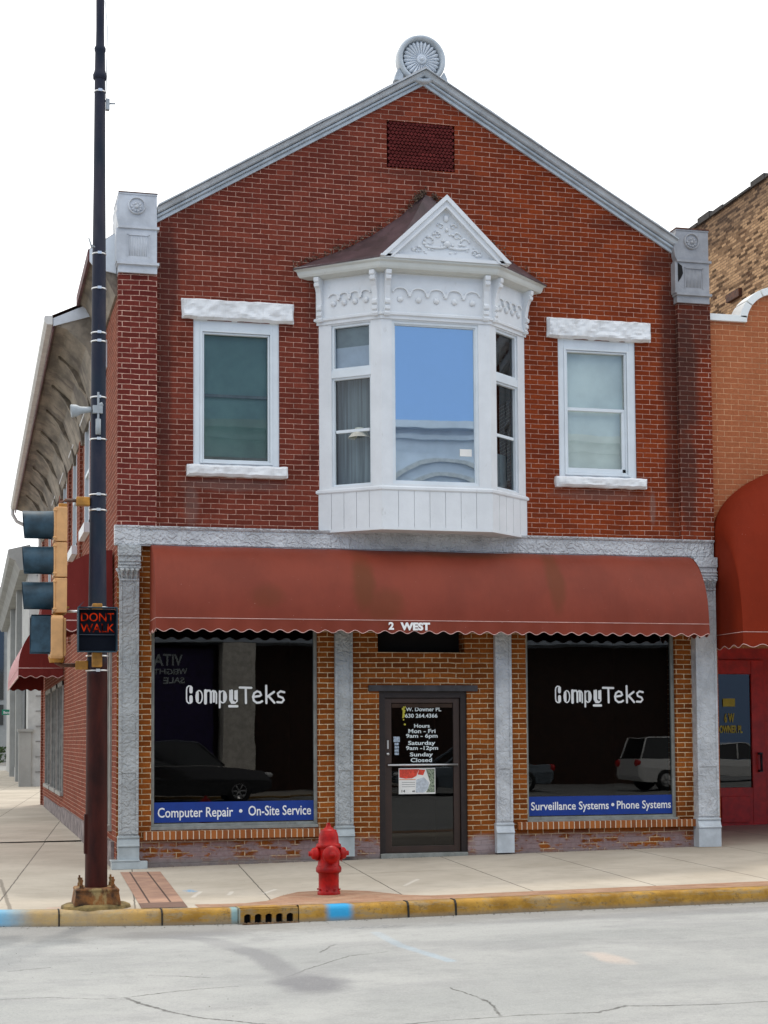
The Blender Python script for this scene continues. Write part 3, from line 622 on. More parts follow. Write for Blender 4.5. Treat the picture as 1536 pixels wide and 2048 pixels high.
bandq(.52, 8.13, 8.90, gl(9.806), gr(9.806), 9.806)
bandq(gl(9.806), 3.771, 9.806, gl(10.487), 3.771, 10.487); bandq(4.781, gr(9.806), 9.806, 4.781, gr(10.487), 10.487)
mb.add([(gl(10.487), 0, 10.487), (gr(10.487), 0, 10.487), (4.31, 0, 11.2)], [(0, 1, 2)])
for a in (((3.771, 9.806), (3.771, 10.487)), ((4.781, 9.806), (4.781, 10.487)), ((3.771, 9.806), (4.781, 9.806)), ((3.771, 10.487), (4.781, 10.487))):
    mb.quad((a[0][0], 0, a[0][1]), (a[1][0], 0, a[1][1]), (a[1][0], .08, a[1][1]), (a[0][0], .08, a[0][1]))
mb.build('upper_front_wall', M['brick_front'], CB, fixn=False)
# attic vent: diagonal lattice of small brick ends
mb = MB(); mb.quad((3.77, .078, 9.8), (4.785, .078, 9.8), (4.785, .078, 10.49), (3.77, .078, 10.49))
rows = 14; cols = 18
for r in range(rows):
    for k in range(cols):
        x = 3.79 + (k + .5 * (r % 2)) * .0555; z = 9.82 + r * .048
        if x > 4.74: continue
        Mx = Matrix.Translation((x + .02, .05, z + .024)) @ Matrix.Rotation(R_(45), 4, 'Y')
        d_ = random.uniform(-.012, .004); mb.box(-.0205, .0205, -.03 + d_, .03, -.0205, .0205, M=Mx)
mb.build('attic_vent', M['vent'], CB)
# ---- brick piers with metal caps
mb = MB(); mb.box(-.01, .515, -.09, .02, 4.56, 8.02); mb.build('corner_pier', M['brick_pier'], CB, 'clean red brick corner pier')
mb = MB(); mb.box(8.155, 8.675, -.09, .02, 4.56, 8.10); mb.build('corner_pier', M['brick_pier_dirty'], CB, 'sooty water-stained brick corner pier')
def rosette(mb, cx, cy, cz, r, n=10):
    mb.lathe([(r * 1.14, 0), (r * 1.14, .02), (r * 1.08, .035), (r, .035), (r * .96, .012)], (cx, cy, cz), (0, -1, 0), 32)
    mb.lathe([(r * .98, .008), (r * .55, .014), (0.001, .018)], (cx, cy, cz), (0, -1, 0), 32)
    rnd = random.Random(3)
    for i in range(n): # leafy relief
        a = 2 * math.pi * i / n; rr = r * rnd.uniform(.45, .65); mb.ico((cx + math.cos(a) * rr, cy - .014, cz + math.sin(a) * rr - r * .12), r * rnd.uniform(.16, .26), 1, sc=(1, .6, 1))
    mb.ico((cx, cy - .02, cz - r * .15), r * .3, 1, sc=(1, .7, 1))
def pier_cap(x0, x1, zb, mat, label, scroll):
    w_ = x1 - x0; y0 = -.10; mb = MB()
    mb.box(x0 - .0, x1 + .005, y0 - .03, .60, zb, zb + .105)            # bottom course
    mb.box(x0 - .02, x1 + .03, y0 - .07, .60, zb + .105, zb + .14)      # ledge
    mb.box(x0 - .035, x1, y0 - .045, .62, zb + .14, zb + .60)           # panel block
    a, b, c, d = x0 + .115, x1 - .10, zb + .215, zb + .52               # framed panel
    for bx in ((a, b, d - .012, d), (a, a + .012, c, d), (b - .012, b, c, d)): mb.box(bx[0], bx[1], y0 - .058, y0 - .04, bx[2], bx[3])
    for i in range(11):
        xx = a + .03 + (b - a - .05) * i / 11; mb.tube([(xx, y0 - .044, c + .01), (xx, y0 - .044, d - .02)], .007, 6)
    mb.box(x0 - .01, x1 + .03, y0 - .07, .60, zb + .60, zb + .635)      # upper ledge
    mb.box(x0, x1, y0 - .03, .60, zb + .635, zb + 1.075)                # attic block
    mb.box(x0 - .005, x1 + .005, y0 - .04, .60, zb + 1.075, zb + 1.095)
    rosette(mb, x0 + w_ * .47, y0 - .03, zb + .92, .105)
    # side scroll silhouettes
    pts = [(x0, zb + .64), (x0 - .02, zb + .70), (x0 - .035, zb + .80), (x0 - .02, zb + .86), (x0 - .035, zb + .93), (x0 - .012, zb + 1.0), (x0, zb + 1.07)]
    mb.prism(pts, y0 - .025, .5)
    o = mb.build('pier_cap', mat, CB, label)
    if scroll:
        mb = MB(); mb.box(x0 - .004, x1 + .01, y0 - .045, .6, zb + 1.095, zb + 1.108); mb.build('rusty_edge', M['rustbrown'], o)
    else:
        mb = MB(); mb.box(x0 - .01, x1 + .01, y0 - .05, .6, zb + 1.095, zb + 1.115); mb.build('rusty_edge', M['rustbrown'], o)
        mb = MB(); mb.prism([(x0 + .01, zb + .585), (x0 + .075, zb + .54), (x0 + .09, zb + .43), (x0 + .05, zb + .35), (x0 + .012, zb + .30)], y0 - .052, y0 - .03); mb.build('corroded_hole', M['void'], o)
pier_cap(-.01, .505, 8.015, M['galv'], 'pale grey metal pier cap with fluted panel and round rosette', True)
pier_cap(8.135, 8.645, 8.085, M['galv_dirty'], 'rust-stained metal pier cap with torn panel', False)
# ---- raking cornice
PR = [(0.0, -.045), (-.035, -.045), (-.035, .0), (-.02, .004), (-.02, .014), (-.075, .016), (-.075, .046), (-.035, .05), (-.035, .062), (-.10, .064), (-.12, .075), (-.13, .095), (-.15, .118), (-.175, .125), (-.15, .130), (-.15, .137), (-.20, .139), (-.20, .150), (-.16, .156), (.12, .156), (.12, .0)]
rings = []
for x, z in ((.515, 8.805), (4.31, 11.075), (8.15, 8.865)): rings.append([Vector((x, o, z + h)) for o, h in PR])
mb = MB(); mb.sweep(rings, None, closed=True); mb.build('raking_cornice', M['rake'], CB)
mb = MB(); rings = []
for i in range(13):
    f_ = i / 12
    for seg in (0,):
        x = .53 + (4.31 - .53) * f_; z = 8.97 + (11.238 - 8.97) * f_; j = noise.noise(Vector((x * 2, 0, 1))) * .018
        rings.append([Vector((x, -.17, z - .005)), Vector((x, -.16, z + .014 + j)), Vector((x, .3, z + .05 + j)), Vector((x, .3, z - .02))])
mb.sweep(rings, None, closed=True); rings = []
for i in range(13):
    f_ = i / 12; x = 4.31 + (8.15 - 4.31) * f_; z = 11.238 + (9.03 - 11.238) * f_; j = noise.noise(Vector((x * 2, 4, 1))) * .018
    rings.append([Vector((x, -.17, z - .005)), Vector((x, -.16, z + .014 + j)), Vector((x, .3, z + .05 + j)), Vector((x, .3, z - .02))])
mb.sweep(rings, None, closed=True); mb.build('cornice_flashing', M['galv_dirty'], CB)
# finial: fluted shell in a round rim
cx, cz = 4.275, 11.39; mb = MB()
mb.lathe([(.0, .12), (.352, .12), (.356, -.02), (.345, -.06), (.325, -.075), (.300, -.07), (.285, -.045), (.278, .03), (.0, .03)], (cx, -.05, cz), (0, 1, 0), 64)
for s_ in (-1, 1): mb.prism([(cx + s_ * .27, cz - .25), (cx + s_ * .335, cz - .15), (cx + s_ * .375, cz - .235), (cx + s_ * .40, cz - .33), (cx + s_ * .27, cz - .33)], -.07, .06)
fin = mb.build('finial', M['rake'], CB, 'round shell finial on the gable peak'); mb = MB(); NPET = 26
for i in range(NPET):
    a = 2 * math.pi * i / NPET + math.pi / 2; ca, sa = math.cos(a), math.sin(a); vs = []; S = 7
    for k in range(S + 1):
        r = .06 + .205 * k / S; hw = r * math.sin(math.pi / NPET) * .93; e = .016 + .03 * k / S
        if k == S: hw *= .35; e *= .5
        for u_ in (-1, -.5, 0, .5, 1): vs.append((cx + ca * r - sa * hw * u_, -.052 - e * (1 - u_ * u_), cz + sa * r + ca * hw * u_))
    mb.add(vs, [(5 * k + j, 5 * k + j + 1, 5 * k + j + 6, 5 * k + j + 5) for k in range(S) for j in range(4)], 0, True)
mb.lathe([(.07, .0), (.07, .03), (.05, .045), (.03, .03), (.022, .06), (0.001, .07)], (cx, -.05, cz), (0, -1, 0), 24)
mb.build('shell_relief', M['fascia'], fin)

# ---- windows of the upper floor
def rough_block(x0, x1, z0, z1, yf, yb, seed=0, amp=.045, res=.028):
    mb = MB(); nx = max(2, int((x1 - x0) / res)); nz_ = max(2, int((z1 - z0) / res)); vs = []
    for j in range(nz_ + 1):
        for i in range(nx + 1):
            x = x0 + (x1 - x0) * i / nx; z = z0 + (z1 - z0) * j / nz_; ed = min(i, nx - i, j, nz_ - j)
            p = Vector((x * 5 + seed, z * 7, seed)); n_ = noise.noise(p) * .6 + noise.noise(p * 2.7) * .4 + abs(noise.noise(p * 1.3)) * .5
            y = yf - (amp * (1.0 + n_) if ed > 0 else 0)
            jx = noise.noise(Vector((x * 9, z * 9, 5 + seed))) * .010; jz = noise.noise(Vector((x * 9, z * 9, 9 + seed))) * .010
            vs.append((x + jx, y, z + jz))
    m_ = nx + 1; mb.add(vs, [(j * m_ + i, j * m_ + i + 1, (j + 1) * m_ + i + 1, (j + 1) * m_ + i) for j in range(nz_) for i in range(nx)])
    n_ = len(vs)
    ringi = [i for i in range(nx + 1)] + [j * m_ + nx for j in range(1, nz_ + 1)] + [nz_ * m_ + i for i in range(nx - 1, -1, -1)] + [j * m_ for j in range(nz_ - 1, 0, -1)]
    back = [(vs[i][0], yb, vs[i][2]) for i in ringi]
    o = len(mb.v); mb.v += back; L = len(ringi)
    for k in range(L): mb.f.append((ringi[k], ringi[(k + 1) % L], o + (k + 1) % L, o + k)); mb.mi.append(0); mb.sm.append(False)
    return mb
def sash_window(hole, lint, sill, blind, gmat, seed, rail, raised):
    a, b, c, d = hole
    mb = MB()   # outer casing
    cw = .095; hd = .125
    mb.box(a, a + cw, .02, .16, c, d); mb.box(b - cw, b, .02, .16, c, d); mb.box(a + cw, b - cw, .022, .16, d - hd, d); mb.box(a + cw, b - cw, .03, .16, c, c + .035)
    win = mb.build('window', M['white_clean'], CB, bevel=.004)
    ia, ib, ic, id_ = a + cw, b - cw, c + .035, d - hd
    mb = MB(); fw = .032  # storm frame, double line
    for (p0, p1, q0, q1) in ((ia, ia + fw, ic, id_), (ib - fw, ib, ic, id_), (ia + fw, ib - fw, ic, ic + fw), (ia + fw, ib - fw, id_ - fw, id_)): mb.box(p0, p1, .010, .06, q0, q1)
    s2 = .022
    ja, jb, jc, jd = ia + fw + .004, ib - fw - .004, ic + fw + .004, id_ - fw - .004
    for (p0, p1, q0, q1) in ((ja, ja + s2, jc, jd), (jb - s2, jb, jc, jd), (ja + s2, jb - s2, jc, jc + s2), (ja + s2, jb - s2, jd - s2, jd)): mb.box(p0, p1, .034, .09, q0, q1)
    mb.build('storm_frame', M['white_clean'], win, bevel=.003)
    mb = MB()
    if raised:  # white double-hung sashes behind
        mb.box(ja + s2, jb - s2, .05, .09, rail - .02, rail + .025)
        for (p0, p1, q0, q1) in ((jb - s2 - .05, jb - s2, jc + s2, rail - .02), (ja + s2, jb - s2, jc + s2, jc + s2 + .055)): mb.box(p0, p1, .055, .09, q0, q1)
        mb.build('sash', M['white_clean'], win, bevel=.003)
    else:
        mb.box(ja + s2, jb - s2, .105, .13, rail - .018, rail + .022); mb.build('meeting_rail', M['frame_grey'], win); mb = MB(); mb.box(ja + s2, jb - s2, .105, .13, jc + s2, jc + s2 + .05); mb.build('sash', M['frame_grey'], win)
    mb = MB(); mb.quad((ja + .01, .095, jc), (jb - .01, .095, jc), (jb - .01, .095, jd), (ja + .01, .095, jd)); mb.build('pane', gmat, win)
    mb = MB(); mb.box(ja, jb, .16, .165, jc, jd); mb.build('blind', blind, win)
    rough_block(*lint, -.035, .03, seed).build('lintel', M['stone_white'], CB, 'rock-faced white stone lintel')
    rough_block(*sill, -.085, .03, seed + 3, .035).build('sill', M['stone_white'], CB, 'rock-faced white stone sill')
    return win
wa = sash_window(W1, (.855, 2.412, 7.455, 7.735), (.925, 2.315, 5.285, 5.44), M['blind_green'], M['glass_dusty'], 1.3, 6.43, False); wa['label'] = 'window with grey-green blind behind dusty glass'
wb = sash_window(W2, (6.14, 7.745, 7.48, 7.77), (6.235, 7.63, 5.305, 5.455), M['blind_white'], M['glass_up'], 8.1, 6.46, True); wb['label'] = 'window with pale drawn blind'

# ---- bay window
A0, A1, B1_, B0 = Vector((2.775, 0, 0)), Vector((3.525, -.60, 0)), Vector((5.085, -.60, 0)), Vector((5.795, 0, 0))
def offs(d, ext=0):  # plan outline of the bay pushed out by d
    P = [A0, A1, B1_, B0]; out_ = []
    def line(a, b):
        t_ = (b - a).normalized(); n_ = Vector((t_.y, -t_.x, 0)); return a + n_ * d, t_
    L = [line(P[i], P[i + 1]) for i in range(3)]
    def inter(p, r, q, s_):
        c_ = r.x * s_.y - r.y * s_.x; k = ((q - p).x * s_.y - (q - p).y * s_.x) / c_; return p + r * k
    wall = (Vector((0, ext, 0)), Vector((1, 0, 0)))
    return [inter(L[0][0], L[0][1], *wall), inter(*L[0], *L[1]), inter(*L[1], *L[2]), inter(L[2][0], L[2][1], *wall)]
def bay_band(mb, levels, mi=0, yb=.03):
    """levels: (offset, z) profile swept round the bay"""
    rings = []
    cols_ = [offs(d, yb) for d, z in levels]
    for k in range(4): rings.append([Vector((cols_[i][k].x, cols_[i][k].y, levels[i][1])) for i in range(len(levels))])
    mb.sweep(rings, None, closed=True, mi=mi)
mb = MB(); bay_band(mb, [(-.10, 4.555), (0, 4.555), (0, 5.125), (-.10, 5.125)]); bayb = mb.build('bay_window', M['white'], CB, 'white three-sided bay window with carved pediment')
# board grooves as thin battens shadows: real V grooves made by separate boards
mb = MB()
def wing_pt(P, Q, s_, z, d=0.):
    t_ = (Q - P).normalized(); n_ = Vector((t_.y, -t_.x, 0)); p = P.lerp(Q, s_) + n_ * d; return Vector((p.x, p.y, z))
def face_box(mb, P, Q, s0, s1, z0, z1, d0, d1, mi=0):
    vs = [wing_pt(P, Q, s0, z0, d1), wing_pt(P, Q, s1, z0, d1), wing_pt(P, Q, s1, z0, d0), wing_pt(P, Q, s0, z0, d0), wing_pt(P, Q, s0, z1, d1), wing_pt(P, Q, s1, z1, d1), wing_pt(P, Q, s1, z1, d0), wing_pt(P, Q, s0, z1, d0)]
    mb.add(vs, [(0, 3, 2, 1), (4, 5, 6, 7), (0, 1, 5, 4), (1, 2, 6, 5), (2, 3, 7, 6), (3, 0, 4, 7)], mi)
SEG = [(A0, A1), (A1, B1_), (B1_, B0)]
for (P, Q), nbd in zip(SEG, (5, 7, 5)):
    for i in range(nbd):
        g_ = .0035 / (Q - P).length; e0 = -.006 if i == 0 else i / nbd + g_; e1 = 1.006 if i == nbd - 1 else (i + 1) / nbd - g_
        face_box(mb, P, Q, e0, e1, 4.585, 5.085, .0, .014)
mb.build('skirt_boards', M['white'], bayb)
mb = MB(); bay_band(mb, [(-.3, 4.545), (.022, 4.545), (.022, 4.585), (-.02, 4.585)]); bay_band(mb, [(-.05, 5.085), (.02, 5.085), (.032, 5.10), (.032, 5.13), (.012, 5.15), (-.06, 5.15)])
q = offs(.0, .02); mb.add([(p.x, p.y, 4.56) for p in q], [(0, 1, 2, 3)]); mb.build('bottom_trim', M['white'], bayb)
mb = MB()   # corner posts + heads + sills
ZB, ZT = 5.15, 7.46
def frame_seg(P, Q, s0, s1):
    face_box(mb, P, Q, 0, s0, ZB, ZT, -.12, 0); face_box(mb, P, Q, s1, 1, ZB, ZT, -.12, 0)
frame_seg(A0, A1, .20, .83); frame_seg(A1, B1_, .095, .89); frame_seg(B1_, B0, .17, .80)
for (P, Q), s0, s1 in zip(SEG, (.20, .095, .17), (.83, .89, .80)):
    face_box(mb, P, Q, s0, s1, ZT - .02, ZT, -.12, -.002); face_box(mb, P, Q, s0, s1, ZB, ZB + .03, -.12, .004)
mb.build('bay_frame', M['white'], bayb)
mb = MB()
def inner_frame(P, Q, s0, s1, z0, z1, wdt, d0, d1):
    L = (Q - P).length; u_ = wdt / L
    face_box(mb, P, Q, s0, s0 + u_, z0, z1, d0, d1); face_box(mb, P, Q, s1 - u_, s1, z0, z1, d0, d1)
    face_box(mb, P, Q, s0 + u_, s1 - u_, z0, z0 + wdt, d0, d1); face_box(mb, P, Q, s0 + u_, s1 - u_, z1 - wdt, z1, d0, d1)
inner_frame(A1, B1_, .095, .89, ZB + .03, ZT - .02, .035, -.07, -.015); inner_frame(A1, B1_, .117, .868, ZB + .065, ZT - .055, .018, -.08, -.035)
for P, Q, s0, s1 in ((A0, A1, .20, .83), (B1_, B0, .17, .80)):
    face_box(mb, P, Q, s0, s1, 6.70, 6.80, -.10, -.005)                      # transom bar
    inner_frame(P, Q, s0, s1, 6.80, ZT - .02, .035, -.09, -.025); inner_frame(P, Q, s0, s1, ZB + .03, 6.70, .028, -.09, -.03)
    s_a, s_b = s0 + .05, s1 - .05
    face_box(mb, P, Q, s_a, s_b, 5.93, 5.97, -.10, -.05)
mb.build('window_frame', M['white_clean'], bayb)
mb = MB(); mb.quad(wing_pt(A1, B1_, .1, ZB + .05, -.06), wing_pt(A1, B1_, .885, ZB + .05, -.06), wing_pt(A1, B1_, .885, ZT - .04, -.06), wing_pt(A1, B1_, .1, ZT - .04, -.06)); mb.build('pane', M['glass_mirror'], bayb, 'large blue reflecting pane')
for P, Q, s0, s1 in ((A0, A1, .205, .825), (B1_, B0, .175, .795)):
    mb = MB(); mb.quad(wing_pt(P, Q, s0, 6.81, -.07), wing_pt(P, Q, s1, 6.81, -.07), wing_pt(P, Q, s1, ZT - .03, -.07), wing_pt(P, Q, s0, ZT - .03, -.07)); mb.build('pane', M['glass_dusty'], bayb)
    mb = MB(); mb.quad(wing_pt(P, Q, s0, ZB + .04, -.075), wing_pt(P, Q, s1, ZB + .04, -.075), wing_pt(P, Q, s1, 6.69, -.075), wing_pt(P, Q, s0, 6.69, -.075)); mb.build('pane', M['glass_dusty'], bayb)
mb = MB(); face_box(mb, A1, B1_, .08, .90, 5.1, 7.5, -.14, -.135); mb.build('blue_backing', M['blue_backing'], bayb)  # panel added behind the pane to soften its reflection
mb = MB(); face_box(mb, A1, B1_, .72, .83, 5.60, 5.70, -.056, -.052); mb.build('paper_notice', M['poster_white'], bayb)
# things seen dimly behind the side panes: half blind, curtain
mb = MB(); face_box(mb, A0, A1, .18, .85, 6.80, 7.14, -.12, -.115); mb.build('blind', M['blind_lav'], bayb)
mb = MB(); face_box(mb, A0, A1, .18, .85, 7.14, 7.5, -.125, -.12); mb.build('screen', M['curtain_pale'], bayb); mb = MB(); face_box(mb, A0, A1, .18, .85, 5.1, 6.75, -.26, -.255); mb.build('curtain', M['curtain'], bayb)
mb = MB(); face_box(mb, B1_, B0, .1, .9, 5.1, 5.75, -.26, -.255); mb.build('curtain', M['curtain_pale'], bayb)
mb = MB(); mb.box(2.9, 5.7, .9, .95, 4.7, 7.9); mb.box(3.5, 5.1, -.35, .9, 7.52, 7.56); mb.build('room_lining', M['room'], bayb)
mb = MB(); mb.lathe([(.16, 0), (.06, .14)], (3.30, -.22, 5.86), n=20); mb.build('lamp_shade', M['lampshade'], bayb)
# frieze, brackets, cornice
mb = MB(); bay_band(mb, [(-.08, 7.46), (.02, 7.46), (.02, 7.50), (.045, 7.515), (.045, 7.545), (.025, 7.56), (.025, 8.10), (-.08, 8.10)]); mb.build('frieze', M['white'], bayb)
for (P, Q), nsc, s0, s1 in zip(SEG, (4, 5, 4), (.17, .085, .16), (.86, .915, .87)):
    mb = MB(); L = (Q - P).length; pit = (s1 - s0) / nsc
    for i in range(nsc):
        sc_ = s0 + (i + .5) * pit; rr = pit * .36 * L
        # scalloped ridge: arch of small blocks
        ringp = []
        for k in range(13):
            a = math.pi * k / 12; ringp.append((sc_ + math.cos(a) * rr / L, 7.83 + math.sin(a) * rr * .62))
        for e, thk in ((.040, .014),):
            rings = []
            for s_, z in ringp:
                p0 = wing_pt(P, Q, s_, z, .025); p1 = wing_pt(P, Q, s_, z, .025 + e)
                cz_ = 7.83; dz = z - cz_; ds = (s_ - sc_) * L; ln_ = math.hypot(dz, ds) or 1
                s_o = s_ + ds / ln_ * .022 / L; z_o = z + dz / ln_ * .022
                rings.append([p0, wing_pt(P, Q, s_, z, .025 + e * .7), wing_pt(P, Q, s_o, z_o, .025 + e * .7), wing_pt(P, Q, s_o, z_o, .025)])
            mb.sweep(rings, None, closed=True)
        # pendant between arches
        if i < nsc - 1 or True:
            se = sc_ + pit / 2
            if i < nsc - 1: face_box(mb, P, Q, se - .030 / L, se + .030 / L, 7.80, 7.835, .025, .058); face_box(mb, P, Q, se - .018 / L, se + .018 / L, 7.775, 7.80, .025, .058)
        c_ = wing_pt(P, Q, sc_, 7.735, .03); nrm = wing_pt(P, Q, sc_, 7.735, 1) - wing_pt(P, Q, sc_, 7.735, 0)
        mb.lathe([(.042, 0), (.040, .012), (.025, .026), (.001, .032)], c_, nrm, 16)
    mb.build('scalloped_frieze_relief', M['white'], bayb)
def bracket(P, Q, s_, parent):
    mb = MB(); L = (Q - P).length; hw = .038 / L
    prof = [(.0, 7.494), (.06, 7.494), (.075, 7.53), (.06, 7.56), (.085, 7.58), (.085, 7.62), (.06, 7.64), (.095, 7.66), (.10, 7.70), (.07, 7.73), (.08, 7.80), (.10, 7.90), (.13, 7.96), (.16, 7.98), (.165, 8.02), (.145, 8.03), (.17, 8.05), (.175, 8.104), (.0, 8.104)]
    a = [wing_pt(P, Q, s_ - hw, z, d) for d, z in prof]; b = [wing_pt(P, Q, s_ + hw, z, d) for d, z in prof]; n_ = len(prof)
    mb.add(a + b, [tuple(range(n_)), tuple(range(2 * n_ - 1, n_ - 1, -1))] + [(i, i + n_, (i + 1) % n_ + n_, (i + 1) % n_) for i in range(n_)])
    mb.build('bracket', M['white'], parent, bevel=.004)
for P, Q, s_ in ((A0, A1, .045), (A0, A1, .93), (A1, B1_, .045), (A1, B1_, .955), (B1_, B0, .07), (B1_, B0, .955)): bracket(P, Q, s_, bayb)
mb = MB(); bay_band(mb, [(-.05, 8.095), (.10, 8.095), (.17, 8.12), (.185, 8.15), (.195, 8.20), (.225, 8.225), (.225, 8.26), (.18, 8.27), (-.05, 8.27)]); mb.build('cornice', M['cream'], bayb, bevel=.004)
# pediment
px0, px1, pxm, pz0, pza, py = 3.45, 5.325, 4.40, 8.263, 9.17, -.80
mb = MB(); mb.prism([(px0 + .10, pz0 - .0), (px1 - .10, pz0), (pxm, pza - .10)], py + .03, -.5)
# raking mouldings
for (xa_, za_), (xb_, zb_) in (((px0, pz0), (pxm, pza)), ((px1, pz0), (pxm, pza))):
    d_ = Vector((xb_ - xa_, 0, zb_ - za_)).normalized(); inn = Vector((-d_.z, 0, d_.x)); 
    if inn.z > 0: inn = -inn
    for w0, w1, yo in ((0, .055, -.075), (.055, .10, -.045), (.10, .125, -.055)):
        a = Vector((xa_, 0, za_)); b = Vector((xb_, 0, zb_)); sl = abs(d_.z / d_.x)
        # keep mitre at apex vertical and foot horizontal
        def cut(wd):  # inner line offset by wd: foot at z=pz0, apex at x=pxm
            p = a + inn * wd; foot = p - d_ * ((p.z - pz0) / d_.z); apx = p + d_ * ((pxm - p.x) / d_.x); return foot, apx
        f0, a0_ = cut(w0); f1, a1_ = cut(w1)
        mb.prism([(f0.x, f0.z), (f1.x, f1.z), (a1_.x, a1_.z), (a0_.x, a0_.z)], py + yo, -.45)
mb.box(px0 + .02, px1 - .02, py - .045, -.5, pz0 - .012, pz0 + .035)
ped = mb.build('pediment', M['white'], bayb)
mb = MB(); rnd = random.Random(5) # scrolled leaf relief
def scroll(mb, pts, r0, r1): 
    n_ = len(pts); mb.tube([(p[0], py + .022, p[1]) for p in pts], [r0 + (r1 - r0) * i / (n_ - 1) for i in range(n_)], 7)
for s_ in (-1, 1):
    X_ = lambda d: pxm + .02 + s_ * d
    sp = [(X_(.02 + .30 * (1 - math.cos(a_)) / 2 * 1.0), 8.47 - .03 * math.sin(a_ * 1.0) - .0) for a_ in [math.pi * k / 8 for k in range(9)]]
    scroll(mb, sp, .022, .012)
    for (cx_, cz_, r_) in ((.25, 8.53, .075), (.14, 8.62, .06), (.40, 8.40, .05), (.09, 8.75, .045)):
        pts = [(X_(cx_ + math.cos(a_) * r_ * (1 - a_ / 9)), cz_ + math.sin(a_) * r_ * (1 - a_ / 9)) for a_ in [k * .55 for k in range(11)]]
        scroll(mb, pts, .016, .008)
    for k in range(16):
        d_ = rnd.uniform(.04, .50); z = rnd.uniform(8.36, 8.80 - d_ * .8) if d_ < .45 else rnd.uniform(8.36, 8.42)
        mb.ico((X_(d_), py + .024, z), rnd.uniform(.014, .028), 1, sc=(1.2, .7, .9))
mb.ico((pxm + .02, py + .018, 8.50), .05, 2, sc=(1, .8, .9)); mb.ico((pxm + .01, py + .02, 8.86), .045, 2, sc=(.9, .6, 1.2)); mb.ico((pxm + .02, py + .02, 8.70), .03, 1)
mb.build('leaf_relief', M['white'], bayb)
# bay roof: concave hips
mb = MB(); TOPX, TOPZ = 4.33, 9.44
q = offs(.215, .0)
def hip(a, b, n_=10, sag=.17):
    L = []
    for i in range(n_ + 1):
        f_ = i / n_; p = a.lerp(b, f_); p = p.copy(); p.z -= math.sin(math.pi * f_) * sag * (1 - .25 * f_); L.append(p)
    return L
z0 = 8.268; E0 = Vector((q[0].x - .02, -.0, z0 - .02)); E1 = Vector((q[1].x, q[1].y, z0)); E2 = Vector((q[2].x, q[2].y, z0)); E3 = Vector((q[3].x + .02, 0, z0 - .02))
T = Vector((TOPX, -.02, TOPZ)); T2 = Vector((4.44, -.02, TOPZ - .04))
def wallcurve(e, tpos, pts): return [Vector((x, -.004, z)) for x, z in pts]
wl_ = [Vector((x, -.004, z)) for x, z in ((2.40, 8.24), (2.80, 8.42), (3.20, 8.60), (3.55, 8.80), (3.96, 9.10), (4.18, 9.32), (4.33, 9.45))]
wr_ = [Vector((x, -.004, z)) for x, z in ((6.16, 8.24), (5.78, 8.46), (5.40, 8.70), (5.15, 8.86), (4.85, 9.08), (4.60, 9.26), (4.44, 9.40))]
hl = hip(E1, T, 6); hr = hip(E2, T2, 6)
vs = wl_ + hl; mb.add([(p.x, p.y, p.z) for p in vs], [(i, 7 + i, 7 + i + 1, i + 1) for i in range(6)], 0, True)
vs = wr_ + hr; mb.add([(p.x, p.y, p.z) for p in vs], [(i, i + 1, 7 + i + 1, 7 + i) for i in range(6)], 0, True)
vs = hl + hr; mb.add([(p.x, p.y, p.z) for p in vs], [(i, 7 + i, 7 + i + 1, i + 1) for i in range(6)], 0, True)
# thin drip edge
mb.sweep([[Vector((p.x + dx, p.y + dy, p.z + dz)) for dx, dy, dz in ((0, 0, .002), (0, -.02, -.0), (0, -.02, -.022), (0, 0, -.02))] for p in (E0, E1)], None, closed=True)
mb.sweep([[Vector((p.x + dx, p.y + dy, p.z + dz)) for dx, dy, dz in ((0, 0, .002), (0, -.02, -.0), (0, -.02, -.022), (0, 0, -.02))] for p in (E2, E3)], None, closed=True)
roof = mb.build('bay_roof', M['roof_bay'], bayb)
mb = MB(); rnd = random.Random(9)
for i in range(900):
    f_ = rnd.random(); k = min(5, int(f_ * 6)); L_ = wl_ if rnd.random() < .66 else wr_; p = L_[k].lerp(L_[k + 1], f_ * 6 - k)
    if rnd.random() < .35: f_ = .97 + .03 * rnd.random(); p = L_[5].lerp(L_[6], rnd.random())
    c_ = p + Vector((rnd.uniform(-.03, .03), -rnd.uniform(.005, .07), rnd.uniform(-.01, .03) + abs(rnd.gauss(0, .035)))); s_ = rnd.uniform(.008, .026)
    d1 = Vector((rnd.uniform(-1, 1), rnd.uniform(-1, 1), rnd.uniform(-1, 1))).normalized() * s_; d2 = Vector((rnd.uniform(-1, 1), rnd.uniform(-1, 1), rnd.uniform(-1, 1))).normalized() * s_ * .6
    mb.add([c_ - d1, c_ + d2, c_ + d1, c_ - d2], [(0, 1, 2, 3)])
dbr = mb.build('dried_moss', M['moss'], CB, fixn=False); dbr['kind'] = 'stuff'

